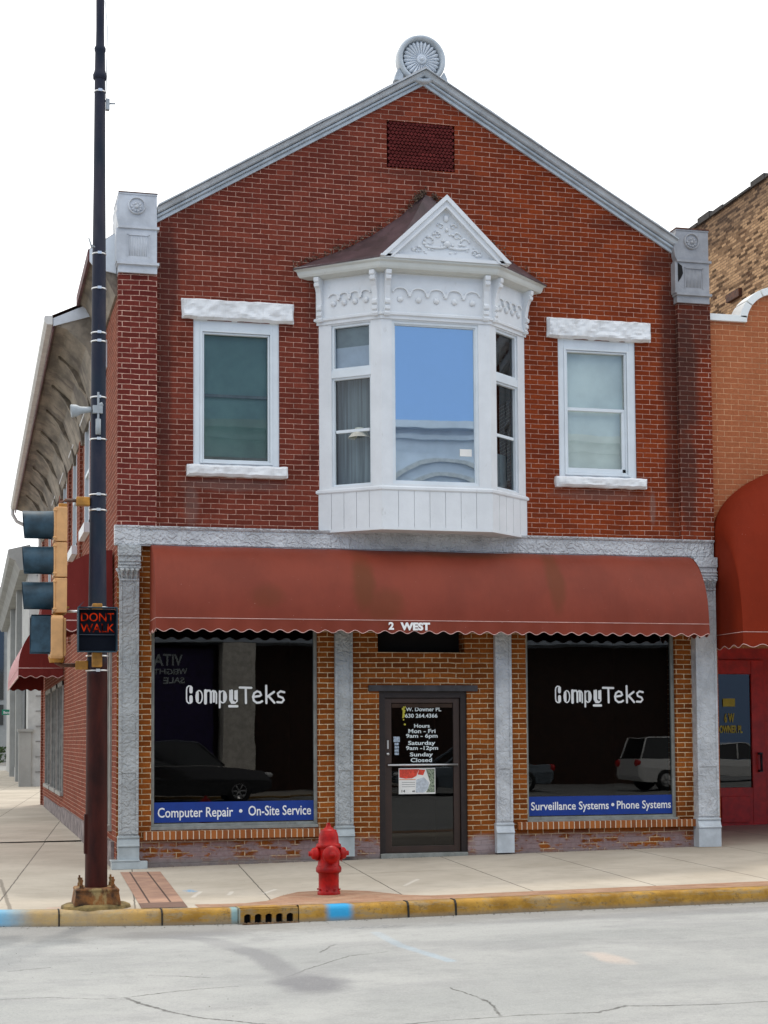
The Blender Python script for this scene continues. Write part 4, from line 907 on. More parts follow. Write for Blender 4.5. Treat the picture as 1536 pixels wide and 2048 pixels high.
# ---- band, storefront wall
mb = MB(); rings = []
BP = [(.02, 4.31), (-.06, 4.31), (-.06, 4.325), (-.075, 4.33), (-.075, 4.345), (-.065, 4.35), (-.065, 4.53), (-.085, 4.54), (-.10, 4.56), (-.10, 4.575), (.02, 4.58)]
for x in (-.035, 8.655): rings.append([Vector((x, o - .03, z)) for o, z in BP])
mb.sweep(rings, None, closed=True)
mb.box(-.045, .29, -.115, .0, 4.315, 4.58)
mb.build('metal_band', M['silver'], CB)
mb = MB(); SW1 = (.462, 2.742, .53, 3.75); SW2 = (5.765, 8.06, .53, 3.75); DO = (3.61, 4.885, -.05, 2.38); TR = (3.595, 4.86, 2.905, 3.45)
cells(mb, [.0, 8.66], [-.2, 4.35], [SW1, SW2, DO, TR], .0, .30)
mb.build('shopfront_wall', M['brick_store'], CB, fixn=False)
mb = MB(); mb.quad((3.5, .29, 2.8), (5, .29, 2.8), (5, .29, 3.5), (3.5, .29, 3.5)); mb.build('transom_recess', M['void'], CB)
def pilaster(x0, x1, d, zb, mat, plain, right=False):
    mb = MB(); y = -d; w_ = x1 - x0; m = .035
    mb.box(x0, x1, y, .03, zb + .42, 4.32)
    mb.box(x0, x0 + m, y - .012, y, zb + .46, 3.88); mb.box(x1 - m, x1, y - .012, y, zb + .46, 3.88)
    mb.box(x0 + m, x1 - m, y - .012, y, 1.27, 1.36)   # mid rail
    mb.box(x0 + m, x1 - m, y - .012, y, zb + .46, zb + .50)
    p = mb.build('pilaster', mat, CB, bevel=.003); mb = MB()
    mb.box(x0 - .01, x1 + .01, y - .03, .03, zb + .02, zb + .29)
    rings = []
    PB = [(0, .29), (-.03, .29), (-.05, .30), (-.045, .315), (-.03, .33), (-.015, .37), (-.004, .40), (-.02, .405), (-.025, .425), (0, .435)]
    mb.sweep([[Vector((x0 - .012 + .0, y + o * 1.0, zb + h)) for o, h in PB], [Vector((x1 + .012, y + o, zb + h)) for o, h in PB]], None, closed=True)
    mb.box(x0 - .014, x1 + .014, y - .001, .03, zb + .289, zb + .436)
    mb.build('plinth', plain, p, bevel=.004)
    # capital
    mb = MB(); mb.box(x0 - .02, x1 + .02, y - .05, .02, 4.17, 4.313)
    for z in (4.10, 4.055, 4.01): mb.tube([(x0 - .022, y - .03, z), (x1 + .022, y - .03, z)], .014, 8)
    mb.box(x0 - .015, x1 + .015, y - .03, .02, 3.99, 4.17)
    mb.prism([(-.02 + y + .02, 3.86), (y - .06, 3.99), (y + .03, 3.99), (y + .03, 3.86)], x0 + .0, x1, 'x')
    for i in range(4):
        xx = x0 + .03 + i * (w_ - .06) / 3; mb.tube([(xx, y - .005, 3.86), (xx, y - .03, 3.92), (xx, y - .075, 3.985)], [.016, .024, .03], 8)
    mb.tube([(x0 - .002, y - .01, 3.86), (x0 - .012, y - .03, 3.93), (x0 - .045, y - .05, 3.99)], [.012, .014, .018], 8)
    mb.box(x0, x1, y - .022, y, 3.835, 3.86)
    mb.build('capital', mat, p, bevel=.002)
    return p
pilaster(.025, .285, .085, .0, M['silver_col'], M['silver_plain_col'])
pilaster(2.975, 3.225, .05, .075, M['silver_col'], M['silver_plain_col'])
pilaster(5.285, 5.525, .07, .075, M['silver_right'], M['silver_plain'])
pilaster(8.315, 8.645, .15, .095, M['silver_right'], M['silver_plain'])['label'] = 'deep cast-iron pilaster at the right end'
mb = MB(); mb.box(-.07, .40, -.16, .04, .0, .105); mb.box(-.085, .30, -.17, .04, .105, .125); mb.build('corner_step', M['silver_plain_col'], CB, bevel=.006)
# soldier sills and footing
mb = MB(); mb.box(.355, 2.80, -.085, .10, .375, .485); mb.build('window_ledge', M['soldier'], CB, bevel=.004)
mb = MB(); mb.box(5.60, 8.33, -.085, .10, .41, .515); mb.build('window_ledge', M['soldier'], CB, bevel=.004)
# shop windows
def shopwin(h, strip, words, logo):
    a, b, c, d = h; mb = MB(); fw = .045
    mb.box(a, a + fw, .06, .14, c, d); mb.box(b - fw, b, .06, .14, c, d); mb.box(a + fw, b - fw, .06, .14, c, c + .05);
    mb.box(a, b, -.01, .08, c - .03, c + .012)
    wdw = mb.build('shop_window', M['frame_grey'], CB, bevel=.003)
    mb = MB(); mb.quad((a + .03, .10, c), (b - .03, .10, c), (b - .03, .10, d), (a + .03, .10, d)); mb.build('pane', M['glass_store'], wdw)
    x0, x1, z0, z1 = strip; mb = MB(); mb.box(x0, x1, .094, .098, z0, z1); mb.build('blue_strip', M['blue_strip'], wdw)
    for wd_, x, z, wi, hh, bo in words:
        mb = MB(); put_text(mb, wd_, x, z, .0915, wi, hh, bo); mb.build('lettering', M['letter'], wdw)
    mb = MB(); bx_ = (words[0][1] + words[0][3] + words[1][1]) / 2; mb.lathe([(.024, 0), (.001, .001)], (bx_, .0915, .735), (0, -1, 0), 14); mb.build('bullet_mark', M['letter'], wdw)
    mb = MB()
    lx, lz, k = logo
    # heavy rounded "Compu" and thin hand-drawn "Teks"
    def st(pts, wd_, ox): ribbon(mb, pts, wd_, .0915 - random.random() * .0004, lx + ox * k, lz, k, .425)
    Y = .0
    # C : left thin stem, thick right blobs (double outline look)
    st([(.14, .42), (.14, .50), (.11, .54), (.06, .55), (.02, .50), (.01, .42), (.01, .14), (.02, .05), (.06, .0), (.11, .0), (.14, .05), (.14, .16)], .018, .0)
    st([(.115, .36), (.115, .48)], .045, .0); st([(.115, .05), (.115, .20)], .045, .0)
    def o_(ox):
        st(arc(.075, .20, .075, .20, 0, 360, 18), .018, ox); st([(.03, .07), (.03, .33)], .040, ox)
    o_(.235)
    st([(0, 0), (0, .40)], .040, .46); st([(.0, .33), (.05, .40), (.10, .40), (.13, .34), (.13, .02)], .030, .46); st([(.13, .34), (.18, .40), (.23, .38), (.26, .32), (.26, .0)], .022, .46); st([(.20, .05), (.20, .36)], .030, .46)
    st([(0, -.14), (0, .38)], .026, .80); st(arc(.085, .20, .085, .19, 170, -170, 16), .018, .79); st([(.125, .08), (.125, .33)], .040, .79)
    st([(0, .40), (0, .10), (.04, .0), (.12, .0), (.17, .06), (.17, .40)], .022, 1.045); st([(.045, .40), (.045, .08), (.09, .03)], .034, 1.045); st([(.13, .14), (.13, .38)], .030, 1.045)
    st([(.0, -.10), (.19, -.10)], .034, 1.03)
    T_ = .030
    st([(0, .50), (.28, .49)], T_, 1.28); st([(.145, .49), (.15, .0)], T_, 1.28)
    st([(.02, .20), (.17, .23), (.20, .25), (.17, .35), (.10, .38), (.03, .32), (.0, .20), (.02, .08), (.09, .01), (.17, .02), (.22, .06)], T_, 1.60)
    st([(0, .56), (.005, .0)], T_, 1.92); st([(.19, .36), (.01, .19)], T_, 1.92); st([(.06, .22), (.20, .01)], T_, 1.92)
    st([(.17, .35), (.08, .38), (.01, .31), (.03, .22), (.13, .17), (.16, .10), (.11, .02), (.0, .03)], T_, 2.19)
    mb.build('lettering', M['letter'], wdw)
    return wdw
k = .572
shopwin(SW1, (.505, 2.70, .595, .865), [("Computer Repair", .56, .665, 1.02, .135, .012), ("On-Site Service", 1.79, .672, .87, .135, .012)], (.94, 2.20, k))
shopwin(SW2, (5.81, 8.015, .595, .865), [("Surveillance Systems", 5.85, .675, 1.18, .118, .012), ("Phone Systems", 7.155, .675, .84, .118, .012)], (6.235, 2.205, k))
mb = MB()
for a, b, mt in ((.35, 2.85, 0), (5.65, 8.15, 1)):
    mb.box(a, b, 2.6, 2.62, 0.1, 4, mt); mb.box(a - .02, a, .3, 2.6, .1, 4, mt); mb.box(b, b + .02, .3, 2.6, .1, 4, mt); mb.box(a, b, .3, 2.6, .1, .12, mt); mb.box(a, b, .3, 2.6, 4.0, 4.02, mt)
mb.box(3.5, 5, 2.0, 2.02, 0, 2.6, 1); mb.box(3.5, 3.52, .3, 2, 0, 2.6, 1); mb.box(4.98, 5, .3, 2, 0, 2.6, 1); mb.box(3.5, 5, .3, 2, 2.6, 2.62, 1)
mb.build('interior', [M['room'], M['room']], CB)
# ---- door
mb = MB(); mb.box(3.61, 3.70, .03, .16, .06, 2.36); mb.box(4.795, 4.885, .03, .16, .07, 2.36); mb.box(3.70, 4.795, .032, .16, 2.27, 2.36)
door = mb.build('door', M['door_frame'], CB, 'glazed dark bronze shop door', bevel=.004)
mb = MB(); mb.box(3.70, 3.80, .062, .11, .12, 2.265); mb.box(4.70, 4.79, .062, .11, .12, 2.265); mb.box(3.80, 4.70, .062, .11, 2.20, 2.265); mb.box(3.80, 4.70, .062, .11, .12, .21); mb.build('door_leaf', M['door_frame_warm'], door, bevel=.004)
mb = MB(); mb.quad((3.79, .088, .2), (4.71, .088, .2), (4.71, .088, 2.21), (3.79, .088, 2.21)); mb.build('pane', M['glass_store'], door)
mb = MB(); mb.box(3.81, 4.69, .075, .086, 2.135, 2.19); mb.build('header_strip', M['room_warm'], door)
mb = MB(); mb.tube([(3.74, .03, 1.335), (4.75, .03, 1.335)], .016, 10); mb.tube([(3.77, .03, 1.335), (3.77, .07, 1.335)], .01, 8); mb.tube([(4.72, .03, 1.335), (4.72, .07, 1.335)], .01, 8); mb.build('push_bar', M['chrome'], door)
mb = MB(); mb.lathe([(.022, 0), (.022, .02), (.001, .024)], (3.745, .062, 1.49), (0, -1, 0), 14); mb.box(3.733, 3.757, .046, .062, 1.56, 1.68); mb.build('lock', M['chrome'], door)
mb = MB(); yy = .083
for s_, x, z, wi, hh in (("W. Downer PL", 4.015, 2.085, .515, .058), ("630 264.4366", 4.005, 1.995, .47, .056), ("Hours", 4.135, 1.855, .225, .053), ("Mon - Fri", 4.05, 1.78, .395, .057), ("9am - 6pm", 4.015, 1.715, .46, .054), ("Saturday", 4.045, 1.615, .395, .056), ("9am -12pm", 4.015, 1.545, .465, .054), ("Sunday", 4.07, 1.455, .335, .054), ("Closed", 4.08, 1.375, .31, .057)):
    put_text(mb, s_, x, z, yy, wi, hh, .022)
mb.build('lettering', M['letter_grey'], door)
mb = MB(); rnd = random.Random(2)   # hanging ornament
mb.tube([(3.985, .08, 2.15), (3.975, .08, 1.99)], .012, 6)
for i in range(12): mb.ico((3.985 + rnd.uniform(-.022, .022), .078, 2.15 - i * .014), .012, 1, sc=(1, .4, 1))
mb.ico((3.98, .078, 1.965), .012, 1); mb.ico((3.998, .078, 1.90), .016, 1); mb.build('hanging_charm', M['yellow'], door)
mb = MB(); mb.box(3.835, 3.925, .082, .084, 1.655, 1.73); 
for i in range(4): mb.box(3.85, 3.91, .082, .084, 1.475 + i * .045, 1.51 + i * .045)
mb.build('stickers', M['sticker'], door)
mb = MB(); mb.box(3.455, 5.035, -.035, .05, 2.36, 2.445); mb.build('door_lintel', M['lintel_dark'], CB, bevel=.006)
mb = MB(); mb.box(3.62, 4.875, -.03, .3, .03, .115); mb.build('threshold', M['frame_grey'], CB, bevel=.006)
# poster taped inside the door glass
po = thing('poster', 'white property poster with red banner taped to the glass shop door', 'poster', (4.17, .08, .93))
mb = MB(); mb.box(3.905, 4.435, .0785, .082, .93, 1.29); mb.build('sheet', M['poster_white'], po)
mb = MB(); mb.prism([(3.915, 1.275), (3.915, 1.16), (4.0, 1.145), (4.10, 1.15), (4.16, 1.18), (4.20, 1.275)], .0765, .078); mb.prism([(4.18, 1.20), (4.26, 1.19), (4.29, 1.265), (4.20, 1.27)], .0765, .078); mb.build('red_banner', M['poster_red'], po)
mb = MB(); mb.prism([(4.30, 1.275), (4.425, 1.275), (4.425, .95), (4.30, .95), (4.36, 1.08)], .0765, .078); mb.build('photograph_right', M['poster_green'], po)
mb = MB(); mb.prism([(4.16, 1.13), (4.27, 1.16), (4.34, 1.09), (4.33, 1.0), (4.27, .95), (4.15, .95)], .0760, .0775); mb.build('photograph_grey', M['poster_grey'], po)
mb = MB(); mb.box(3.915, 4.15, .0765, .0778, 1.128, 1.136); mb.build('orange_line', M['orange_trim'], po)
mb = MB(); put_text(mb, "14", 3.945, .955, .0763, .05, .035, .02); put_text(mb, "68", 4.10, .957, .0763, .035, .025, .02)
for i in range(3): mb.box(3.95, 4.14, .0765, .0775, 1.03 + i * .03, 1.034 + i * .03)
mb.build('print', M['ink'], po)

# ---- front awning
def awning_obj(x0, x1, ztop, proj, zfront, zval, name, parent, mat, wave=.205, axis='x', label=None, arcpow=1., txt=True, end_cols=None, x_c=None):
    prof = []; n_ = 14
    for i in range(n_ + 1):
        a = math.pi / 2 * i / n_; prof.append((-.03 - (proj - .03) * math.sin(a) ** arcpow, zfront + (ztop - zfront) * math.cos(a)))
    mb = MB(); nx = max(2, int((x1 - x0) / .07)); vs = []
    for i in range(nx + 1):
        x = x0 + (x1 - x0) * i / nx
        for j, (y, z) in enumerate(prof):
            sag = (noise.noise(Vector((x * .8, j * .3, 2))) * .014 + .016 * abs(math.sin(math.pi * (x - x0) / ((x1 - x0) / 6)))) * math.sin(math.pi * min(1, j / n_ + .05)); vs.append((x, y + sag, z - abs(sag)))
    m_ = n_ + 1; mb.add(vs, [(i * m_ + j, i * m_ + j + 1, (i + 1) * m_ + j + 1, (i + 1) * m_ + j) for i in range(nx) for j in range(n_)], 0, True)
    o_ = mb.build(name, mat, parent, label, fixn=False)
    # valance with scallops: front and both ends
    mb = MB(); pip = MB()
    def strip(p0, p1):
        L = (p1 - p0).length; ns = max(8, int(L / .018)); d_ = (p1 - p0) / L; rows_ = []; nn = Vector((d_.y, -d_.x, 0))
        for i in range(ns + 1):
            s_ = L * i / ns; ph = s_ / wave; zz = zval + .020 * math.cos(2 * math.pi * ph) + .006 * noise.noise(Vector((s_, 3, 1)))
            p = p0 + d_ * s_; rip = .010 * math.sin(2 * math.pi * ph * .5 + 1) ; rows_.append((Vector((p.x, p.y, zfront)), Vector((p.x, p.y, 0)) + nn * rip * .5 + Vector((0, 0, (zfront + zz) / 2)), Vector((p.x, p.y, 0)) + nn * rip + Vector((0, 0, zz))))
        vs_ = [q_ for r in rows_ for q_ in r]; mb.add(vs_, [(3 * i + j, 3 * i + j + 1, 3 * i + j + 4, 3 * i + j + 3) for i in range(ns) for j in range(2)], 0, True)
        pip.tube([r[2] for r in rows_][::1], .0045, 5, caps=False)
        pip.tube([p0 + Vector((0, 0, zfront + .004)), p1 + Vector((0, 0, zfront + .004))], .005, 5)
    f = -proj
    strip(Vector((x0, f, 0)), Vector((x1, f, 0))); strip(Vector((x0 - .0, -.02, 0)), Vector((x0, f, 0))); strip(Vector((x1, f, 0)), Vector((x1, -.02, 0)))
    mb.build('valance', mat, o_, fixn=False); pip.build('piping', M['piping'], o_)
    for x in (x0, x1): mb = MB(); mb.add([(x, y, z) for y, z in prof] + [(x, -.02, zfront)], [tuple(range(len(prof) + 1))]); mb.build('end_panel', mat, o_, fixn=False)
    mb = MB()
    for x in [x0 + .02 + (x1 - x0 - .04) * i / 4 for i in range(5)]:
        mb.tube([(x, -.02 + (y + .02) * .90, zfront + (z - zfront) * .92) for y, z in prof], .012, 6); mb.tube([(x, -.02, zfront), (x, f + .02, zfront)], .012, 6)
    mb.tube([(x0 + .02, f + .02, zfront), (x1 - .02, f + .02, zfront)], .012, 6); mb.build('awning_frame', M['frame_grey'], o_)
    return o_
aw = awning_obj(.435, 8.25, 4.325, .76, 3.29, 3.135, 'awning', CB, M['awning'], label='long faded red barrel awning with scalloped valance')
mb = MB(); put_text(mb, "2", 3.555, 3.172, -.775, .075, .098, .045); put_text(mb, "WEST", 3.72, 3.168, -.775, .415, .098, .055); mb.build('lettering', M['letter'], aw)
# ---- side wall (x = 0)
def yz_cells(mb, ys, zs, holes, x, xb, mi=0):
    ys = sorted(set(ys + [h[0] for h in holes] + [h[1] for h in holes])); zs = sorted(set(zs + [h[2] for h in holes] + [h[3] for h in holes]))
    for i in range(len(ys) - 1):
        for j in range(len(zs) - 1):
            cy, cz_ = (ys[i] + ys[i + 1]) / 2, (zs[j] + zs[j + 1]) / 2
            if any(h[0] < cy < h[1] and h[2] < cz_ < h[3] for h in holes): continue
            mb.quad((x, ys[i], zs[j]), (x, ys[i], zs[j + 1]), (x, ys[i + 1], zs[j + 1]), (x, ys[i + 1], zs[j]), mi)
    for a, b, c, d in holes:
        mb.quad((x, a, c), (xb, a, c), (xb, a, d), (x, a, d), mi); mb.quad((x, b, c), (x, b, d), (xb, b, d), (xb, b, c), mi)
        mb.quad((x, a, c), (x, b, c), (xb, b, c), (xb, a, c), mi); mb.quad((x, a, d), (xb, a, d), (xb, b, d), (x, b, d), mi)
HS = [(.75, 1.15, .52, 3.2), (12.6, 14.6, .62, 2.95), (15.0, 17.2, .62, 2.95), (17.6, 20.4, .62, 2.95)]
UPW = [2.0, 5.3, 8.6, 11.9, 15.2, 18.5]
HU = [(y, y + 1.1, 5.3, 7.15) for y in UPW]
mb = MB(); yz_cells(mb, [0, 22.6], [-.1, 8.3], HS + HU, .0, .22)
mb.quad((0, 22.6, 0), (8.6, 22.6, 0), (8.6, 22.6, 8.3), (0, 22.6, 8.3)); mb.quad((8.66, 0, 0), (8.66, 22.6, 0), (8.66, 22.6, 9.2), (8.66, 0, 8.9))
mb.build('side_wall', M['brick_side'], CB, fixn=False)
mb = MB()  # projecting piers of the side wall
for y in (7.05, 10.35, 13.6, 22.2):
    mb = MB(); mb.box(-.05, .02, y, y + .35, 3.6 if y < 20 else -.1, 7.0); mb.build('side_pier', M['brick_side'], CB)
mb = MB(); mb.box(-.045, .0, .3, 12.5, -.1, .34); mb.box(-.03, .0, 12.5, 20.9, -.1, .30); mb.build('side_plinth', M['plinth_grey'], CB, 'stained grey base of the side wall')
for i, h in enumerate(HS):
    a, b, c, d = h; mb = MB()
    mb.box(-.03, .10, a, a + .09, c, d); mb.box(-.03, .10, b - .09, b, c, d); mb.box(-.03, .10, a, b, d - .09, d); mb.box(-.07, .10, a - .03, b + .03, c - .06, c + .02); mb.box(-.02, .08, (a + b) / 2 - .04, (a + b) / 2 + .04, c, d)
    wi = mb.build('side_window', M['side_frame'], CB); mb = MB(); mb.quad((.06, a, c), (.06, b, c), (.06, b, d), (.06, a, d)); mb.build('pane', M['dark_glass'], wi)
for a, b, c, d in HU:
    mb = MB(); mb.box(-.01, .12, a, a + .08, c, d); mb.box(-.01, .12, b - .08, b, c, d); mb.box(-.01, .12, a, b, d - .1, d); mb.box(-.01, .12, a, b, c, c + .06); mb.box(.0, .12, a, b, 6.2, 6.26)
    wi = mb.build('side_window', M['white_clean'], CB); mb = MB(); mb.quad((.07, a, c), (.07, b, c), (.07, b, d), (.07, a, d)); mb.build('pane', M['dark_glass'], wi)
    mb = MB(); mb.box(-.09, .05, a - .18, b + .18, 7.15, 7.55); mb.build('lintel', M['stone_white'], CB); mb = MB(); mb.box(-.10, .05, a - .12, b + .12, 5.14, 5.30); mb.build('sill', M['stone_white'], CB)
# side cornice: cove soffit, brackets, fascia, gutter
def cove(y0, y1, ov, zt, zw, name, mat):
    mb = MB(); pts = [(.02, zt + .28), (-ov, zt), (-ov, zt - .10), (-ov + .03, zt - .12), (-ov * .75, zt - .16), (-ov * .35, zt - .42), (-.03, zw), (.02, zw)]
    mb.prism([(x, z) for x, z in pts], y0, y1, 'y'); return mb
mb = cove(.12, 2.62, .36, 8.36, 7.75, '', None); so = mb.build('side_cornice', M['soffit'], CB, 'weathered wooden side cornice with sloping soffit')
mb = cove(2.60, 22.9, .72, 8.03, 7.02, '', None); mb.build('soffit', M['soffit'], so)
for i in range(8):
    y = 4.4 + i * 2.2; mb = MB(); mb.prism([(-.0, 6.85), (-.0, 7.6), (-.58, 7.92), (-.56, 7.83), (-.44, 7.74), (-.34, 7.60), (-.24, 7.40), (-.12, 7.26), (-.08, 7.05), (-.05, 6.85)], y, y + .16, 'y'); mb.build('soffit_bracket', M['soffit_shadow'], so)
mb = MB(); mb.prism([(-.74, 7.90), (-.74, 8.02), (-.36, 8.20), (.0, 8.36), (.0, 8.14)], 2.575, 2.60, 'y'); mb.build('end_fascia', M['fascia'], so); mb = MB()
mb.prism([(-.38, 8.20), (-.38, 8.36), (-.02, 8.62), (-.02, 8.05), (-.30, 8.10)], .085, .12, 'y'); mb.build('end_fascia', M['fascia'], so)
mb = MB(); mb.box(-.75, -.725, 2.6, 22.9, 7.83, 8.02); mb.box(-.40, -.36, .12, 2.6, 8.22, 8.37); mb.build('fascia_board', M['roof_red'], so)
mb = MB(); mb.prism([(-.75, 8.05), (-.86, 8.05), (-.875, 8.02), (-.87, 7.96), (-.83, 7.92), (-.75, 7.92)], 2.56, 23.0, 'y')
mb.tube([(-.81, 22.95, 7.95), (-.81, 22.97, 7.80), (-.70, 23.0, 7.62), (-.35, 23.0, 7.45), (-.08, 23.0, 7.40), (-.06, 23.0, 5.0)], .05, 8); mb.build('gutter', M['gutter'], so)
# main roof (front hidden by the gable)
mb = MB(); mb.add([(-.40, .15, 8.37), (-.05, .15, 8.62), (.40, .15, 9.0), (.40, 2.6, 9.0), (-.05, 2.6, 8.62), (-.40, 2.6, 8.37)], [(0, 1, 4, 5), (1, 2, 3, 4)])
mb.add([(-.76, 2.57, 8.06), (-.38, 2.57, 8.24), (4.3, 2.57, 10.6), (4.3, 22.9, 10.6), (-.38, 22.9, 8.24), (-.76, 22.9, 8.06), (9.0, 2.57, 8.4), (9.0, 22.9, 8.4)], [(0, 1, 4, 5), (1, 2, 3, 4), (2, 6, 7, 3)])
mb.add([(.45, .12, 8.9), (4.31, .12, 11.2), (8.2, .12, 8.9), (8.2, 2.6, 8.9), (4.31, 2.6, 11.2), (.45, 2.6, 8.9)], [(0, 1, 4, 5), (1, 2, 3, 4), (3, 4, 5)])
mb.build('roof', M['roof_red'], CB, fixn=False)
# side awnings, built facing the side street: local x along the street
def side_awning(y0, y1, ztop, proj, zf, zv, label, mat, matend, matf):
    mb = MB(); n_ = 12; prof = [(-.03 - (proj - .03) * math.sin(math.pi / 2 * i / n_), zf + (ztop - zf) * math.cos(math.pi / 2 * i / n_)) for i in range(n_ + 1)]
    vs = [(x, y, z) for y in (y0, y1) for x, z in prof]; m_ = n_ + 1
    mb.add(vs, [(j, j + 1, m_ + j + 1, m_ + j) for j in range(n_)], 0, True); o_ = mb.build('awning', mat, CB, label, fixn=False)
    for y in (y0, y1): mb = MB(); mb.add([(x, y, z) for x, z in prof] + [(-.02, y, zf)], [tuple(range(n_ + 2))]); mb.build('end_panel', matend, o_, fixn=False)
    def strip(p0, p1, m_b):
        L = (p1 - p0).length; ns = max(8, int(L / .03)); vs_ = []
        for i in range(ns + 1):
            p = p0.lerp(p1, i / ns); zz = zv + .022 * math.cos(2 * math.pi * L * i / ns / .22); vs_ += [(p.x, p.y, zf), (p.x, p.y, zz)]
        m_b.add(vs_, [(2 * i, 2 * i + 1, 2 * i + 3, 2 * i + 2) for i in range(ns)]); return [Vector(v) for v in vs_[1::2]]
    f = -proj; mb = MB(); pp = MB(); pp.tube(strip(Vector((-.02, y0, 0)), Vector((f, y0, 0)), mb), .008, 5); mb.build('valance', matend, o_, fixn=False); mb = MB(); strip(Vector((-.02, y1, 0)), Vector((f, y1, 0)), mb); mb.build('valance', matend, o_, fixn=False)
    mb = MB(); pp.tube(strip(Vector((f, y0, 0)), Vector((f, y1, 0)), mb), .008, 5); pp.tube([(f, y0, zf), (f, y1, zf)], .008, 5); pp.tube([(f, y0, zf), (-.02, y0, zf)], .008, 5); mb.build('front_valance', matf, o_, fixn=False); pp.build('piping', M['piping'], o_)
side_awning(.42, 1.6, 4.30, .98, 3.33, 3.20, 'short dark red awning round the corner', M['awning_side'], M['awning_side'], M['awning_side'])
side_awning(12.4, 21.5, 4.25, .93, 3.20, 3.02, 'dark red awning over the rear side windows', M['awning_pink'], M['awning_side'], M['awning_pink'])

# ================================================================== NEIGHBOUR (right)
NB = thing('tan_brick_building', 'tan-orange brick shop next door with white arched parapet coping', 'building', (11.5, 5, 0))
mb = MB(); xc, rr = 9.80, .50; zs_ = 7.87
pts = [(8.70, 4.2), (8.70, zs_)] + [(9.24, zs_)]
arcp = [(xc - rr * math.cos(R_(a)), zs_ + rr * math.sin(R_(a)) * .92) for a in range(0, 181, 15)]
poly = [(8.70, 3.0), (18.0, 3.0), (18.0, zs_)] + [(p[0], p[1]) for p in arcp[::-1]] + [(8.70, zs_)]
mb.add([(x, .01, z) for x, z in poly], [tuple(range(len(poly)))]); mb.box(8.67, 8.74, .012, 4.5, -.2, 3.2); mb.quad((18, .01, 0), (18, 20, 0), (18, 20, 7.8), (18, .01, 7.8))
mb.build('wall', M['brick_next'], NB, fixn=False)
mb = MB()
def ringp(r, z_off=0): return [(xc - r * math.cos(R_(a)), zs_ + r * math.sin(R_(a)) * .92) for a in range(8, 173, 2)]
mb.box(8.685, xc - rr - .0, -.04, .34, zs_ + .005, zs_ + .105)
mb.box(xc + rr, 18.0, -.04, .34, zs_ + .005, zs_ + .105)
i_ = ringp(rr); o_ = ringp(rr + .115); rings = [[Vector((a[0], -.04, a[1])), Vector((b[0], -.04, b[1])), Vector((b[0], .34, b[1])), Vector((a[0], .34, a[1]))] for a, b in zip(i_, o_)]
for s0 in range(0, len(rings) - 1, 14): mb.sweep([[p.copy() for p in r] for r in rings[s0:s0 + 14]] , None, closed=True)
mb.build('coping', M['coping'], NB, bevel=.006)
mb = MB()   # recessed entrance
mb.box(8.74, 18, 4.46, 4.5, -.2, 3.4); mb.quad((8.7, .02, 3.32), (18, .02, 3.32), (18, 4.5, 3.32), (8.7, 4.5, 3.32)); mb.box(8.70, 18, .03, .1, 3.05, 3.32)
mb.build('recess', M['red_door'], NB)
mb = MB(); mb.box(10.60, 10.76, 4.38, 4.46, .05, 3.05); mb.box(11.47, 11.72, 4.38, 4.46, .05, 3.05); mb.box(10.76, 11.47, 4.38, 4.46, .05, .81); mb.box(10.76, 11.47, 4.38, 4.46, 2.80, 3.05); mb.box(10.85, 11.40, 4.35, 4.39, .2, .66)
rd = mb.build('door', M['red_door'], NB, 'dark red door with tall glass pane', bevel=.008)
mb = MB(); mb.quad((10.75, 4.42, .8), (11.48, 4.42, .8), (11.48, 4.42, 2.81), (10.75, 4.42, 2.81)); mb.build('pane', M['glass_store'], rd); mb = MB(); mb.box(10.7, 11.5, 4.455, 4.458, .7, 2.9); mb.build('dark_backing', M['void'], rd)
mb = MB(); put_text(mb, "6 W", 10.96, 1.955, 4.405, .19, .16, .03); mb.build('lettering', M['yellow'], rd); mb = MB(); put_text(mb, "DOWNER PL", 10.80, 1.77, 4.405, .50, .13, .03); mb.build('lettering', M['yellow'], rd); mb = MB(); mb.box(10.935, 11.165, 4.403, 4.407, 2.23, 2.37); mb.build('yellow_label', M['yellow'], rd)
mb = MB(); mb.tube([(11.60, 4.30, 1.10), (11.60, 4.30, 1.40)], .022, 8); mb.box(11.57, 11.63, 4.30, 4.39, 1.08, 1.12); mb.box(11.57, 11.63, 4.30, 4.39, 1.38, 1.42); mb.build('handle', M['black_iron'], rd)
# dome awning
mb = MB(); ax0, ax1 = 8.25, 12.35; zf, H0, H1, pr = 3.18, 1.50, 2.62, .92; nx, n_ = 120, 16; vs = []
axl = 8.69
for i in range(nx + 1):
    u_ = -math.cos(math.pi * i / nx); xw = axl + (ax1 + .44 - axl) * (u_ + 1) / 2; h = H0 + (H1 - H0) * math.sqrt(max(0, 1 - u_ * u_))
    for j in range(n_ + 1):
        a = math.pi / 2 * j / n_; vs.append((xw, -.02 - (pr - .02 - .014 * abs(math.sin(xw * math.pi / .62))) * math.sin(a), zf + h * math.cos(a) - .012 * abs(math.sin(xw * math.pi / .62)) * math.sin(a * 1.6)))
m_ = n_ + 1; mb.add(vs, [(i * m_ + j, i * m_ + j + 1, (i + 1) * m_ + j + 1, (i + 1) * m_ + j) for i in range(nx) for j in range(n_)], 0, True)
x0_ = vs[0][0]; x1_ = vs[-1][0]
mb.add([vs[j] for j in range(m_)] + [(x0_, -.02, zf)], [tuple(range(m_ + 1))]); mb.add([vs[nx * m_ + j] for j in range(m_)] + [(x1_, -.02, zf)], [tuple(range(m_ + 1))])
da = mb.build('awning', M['awning_dark'], NB, 'deep red dome awning', fixn=False)
mb = MB(); pp = MB(); wv = .36
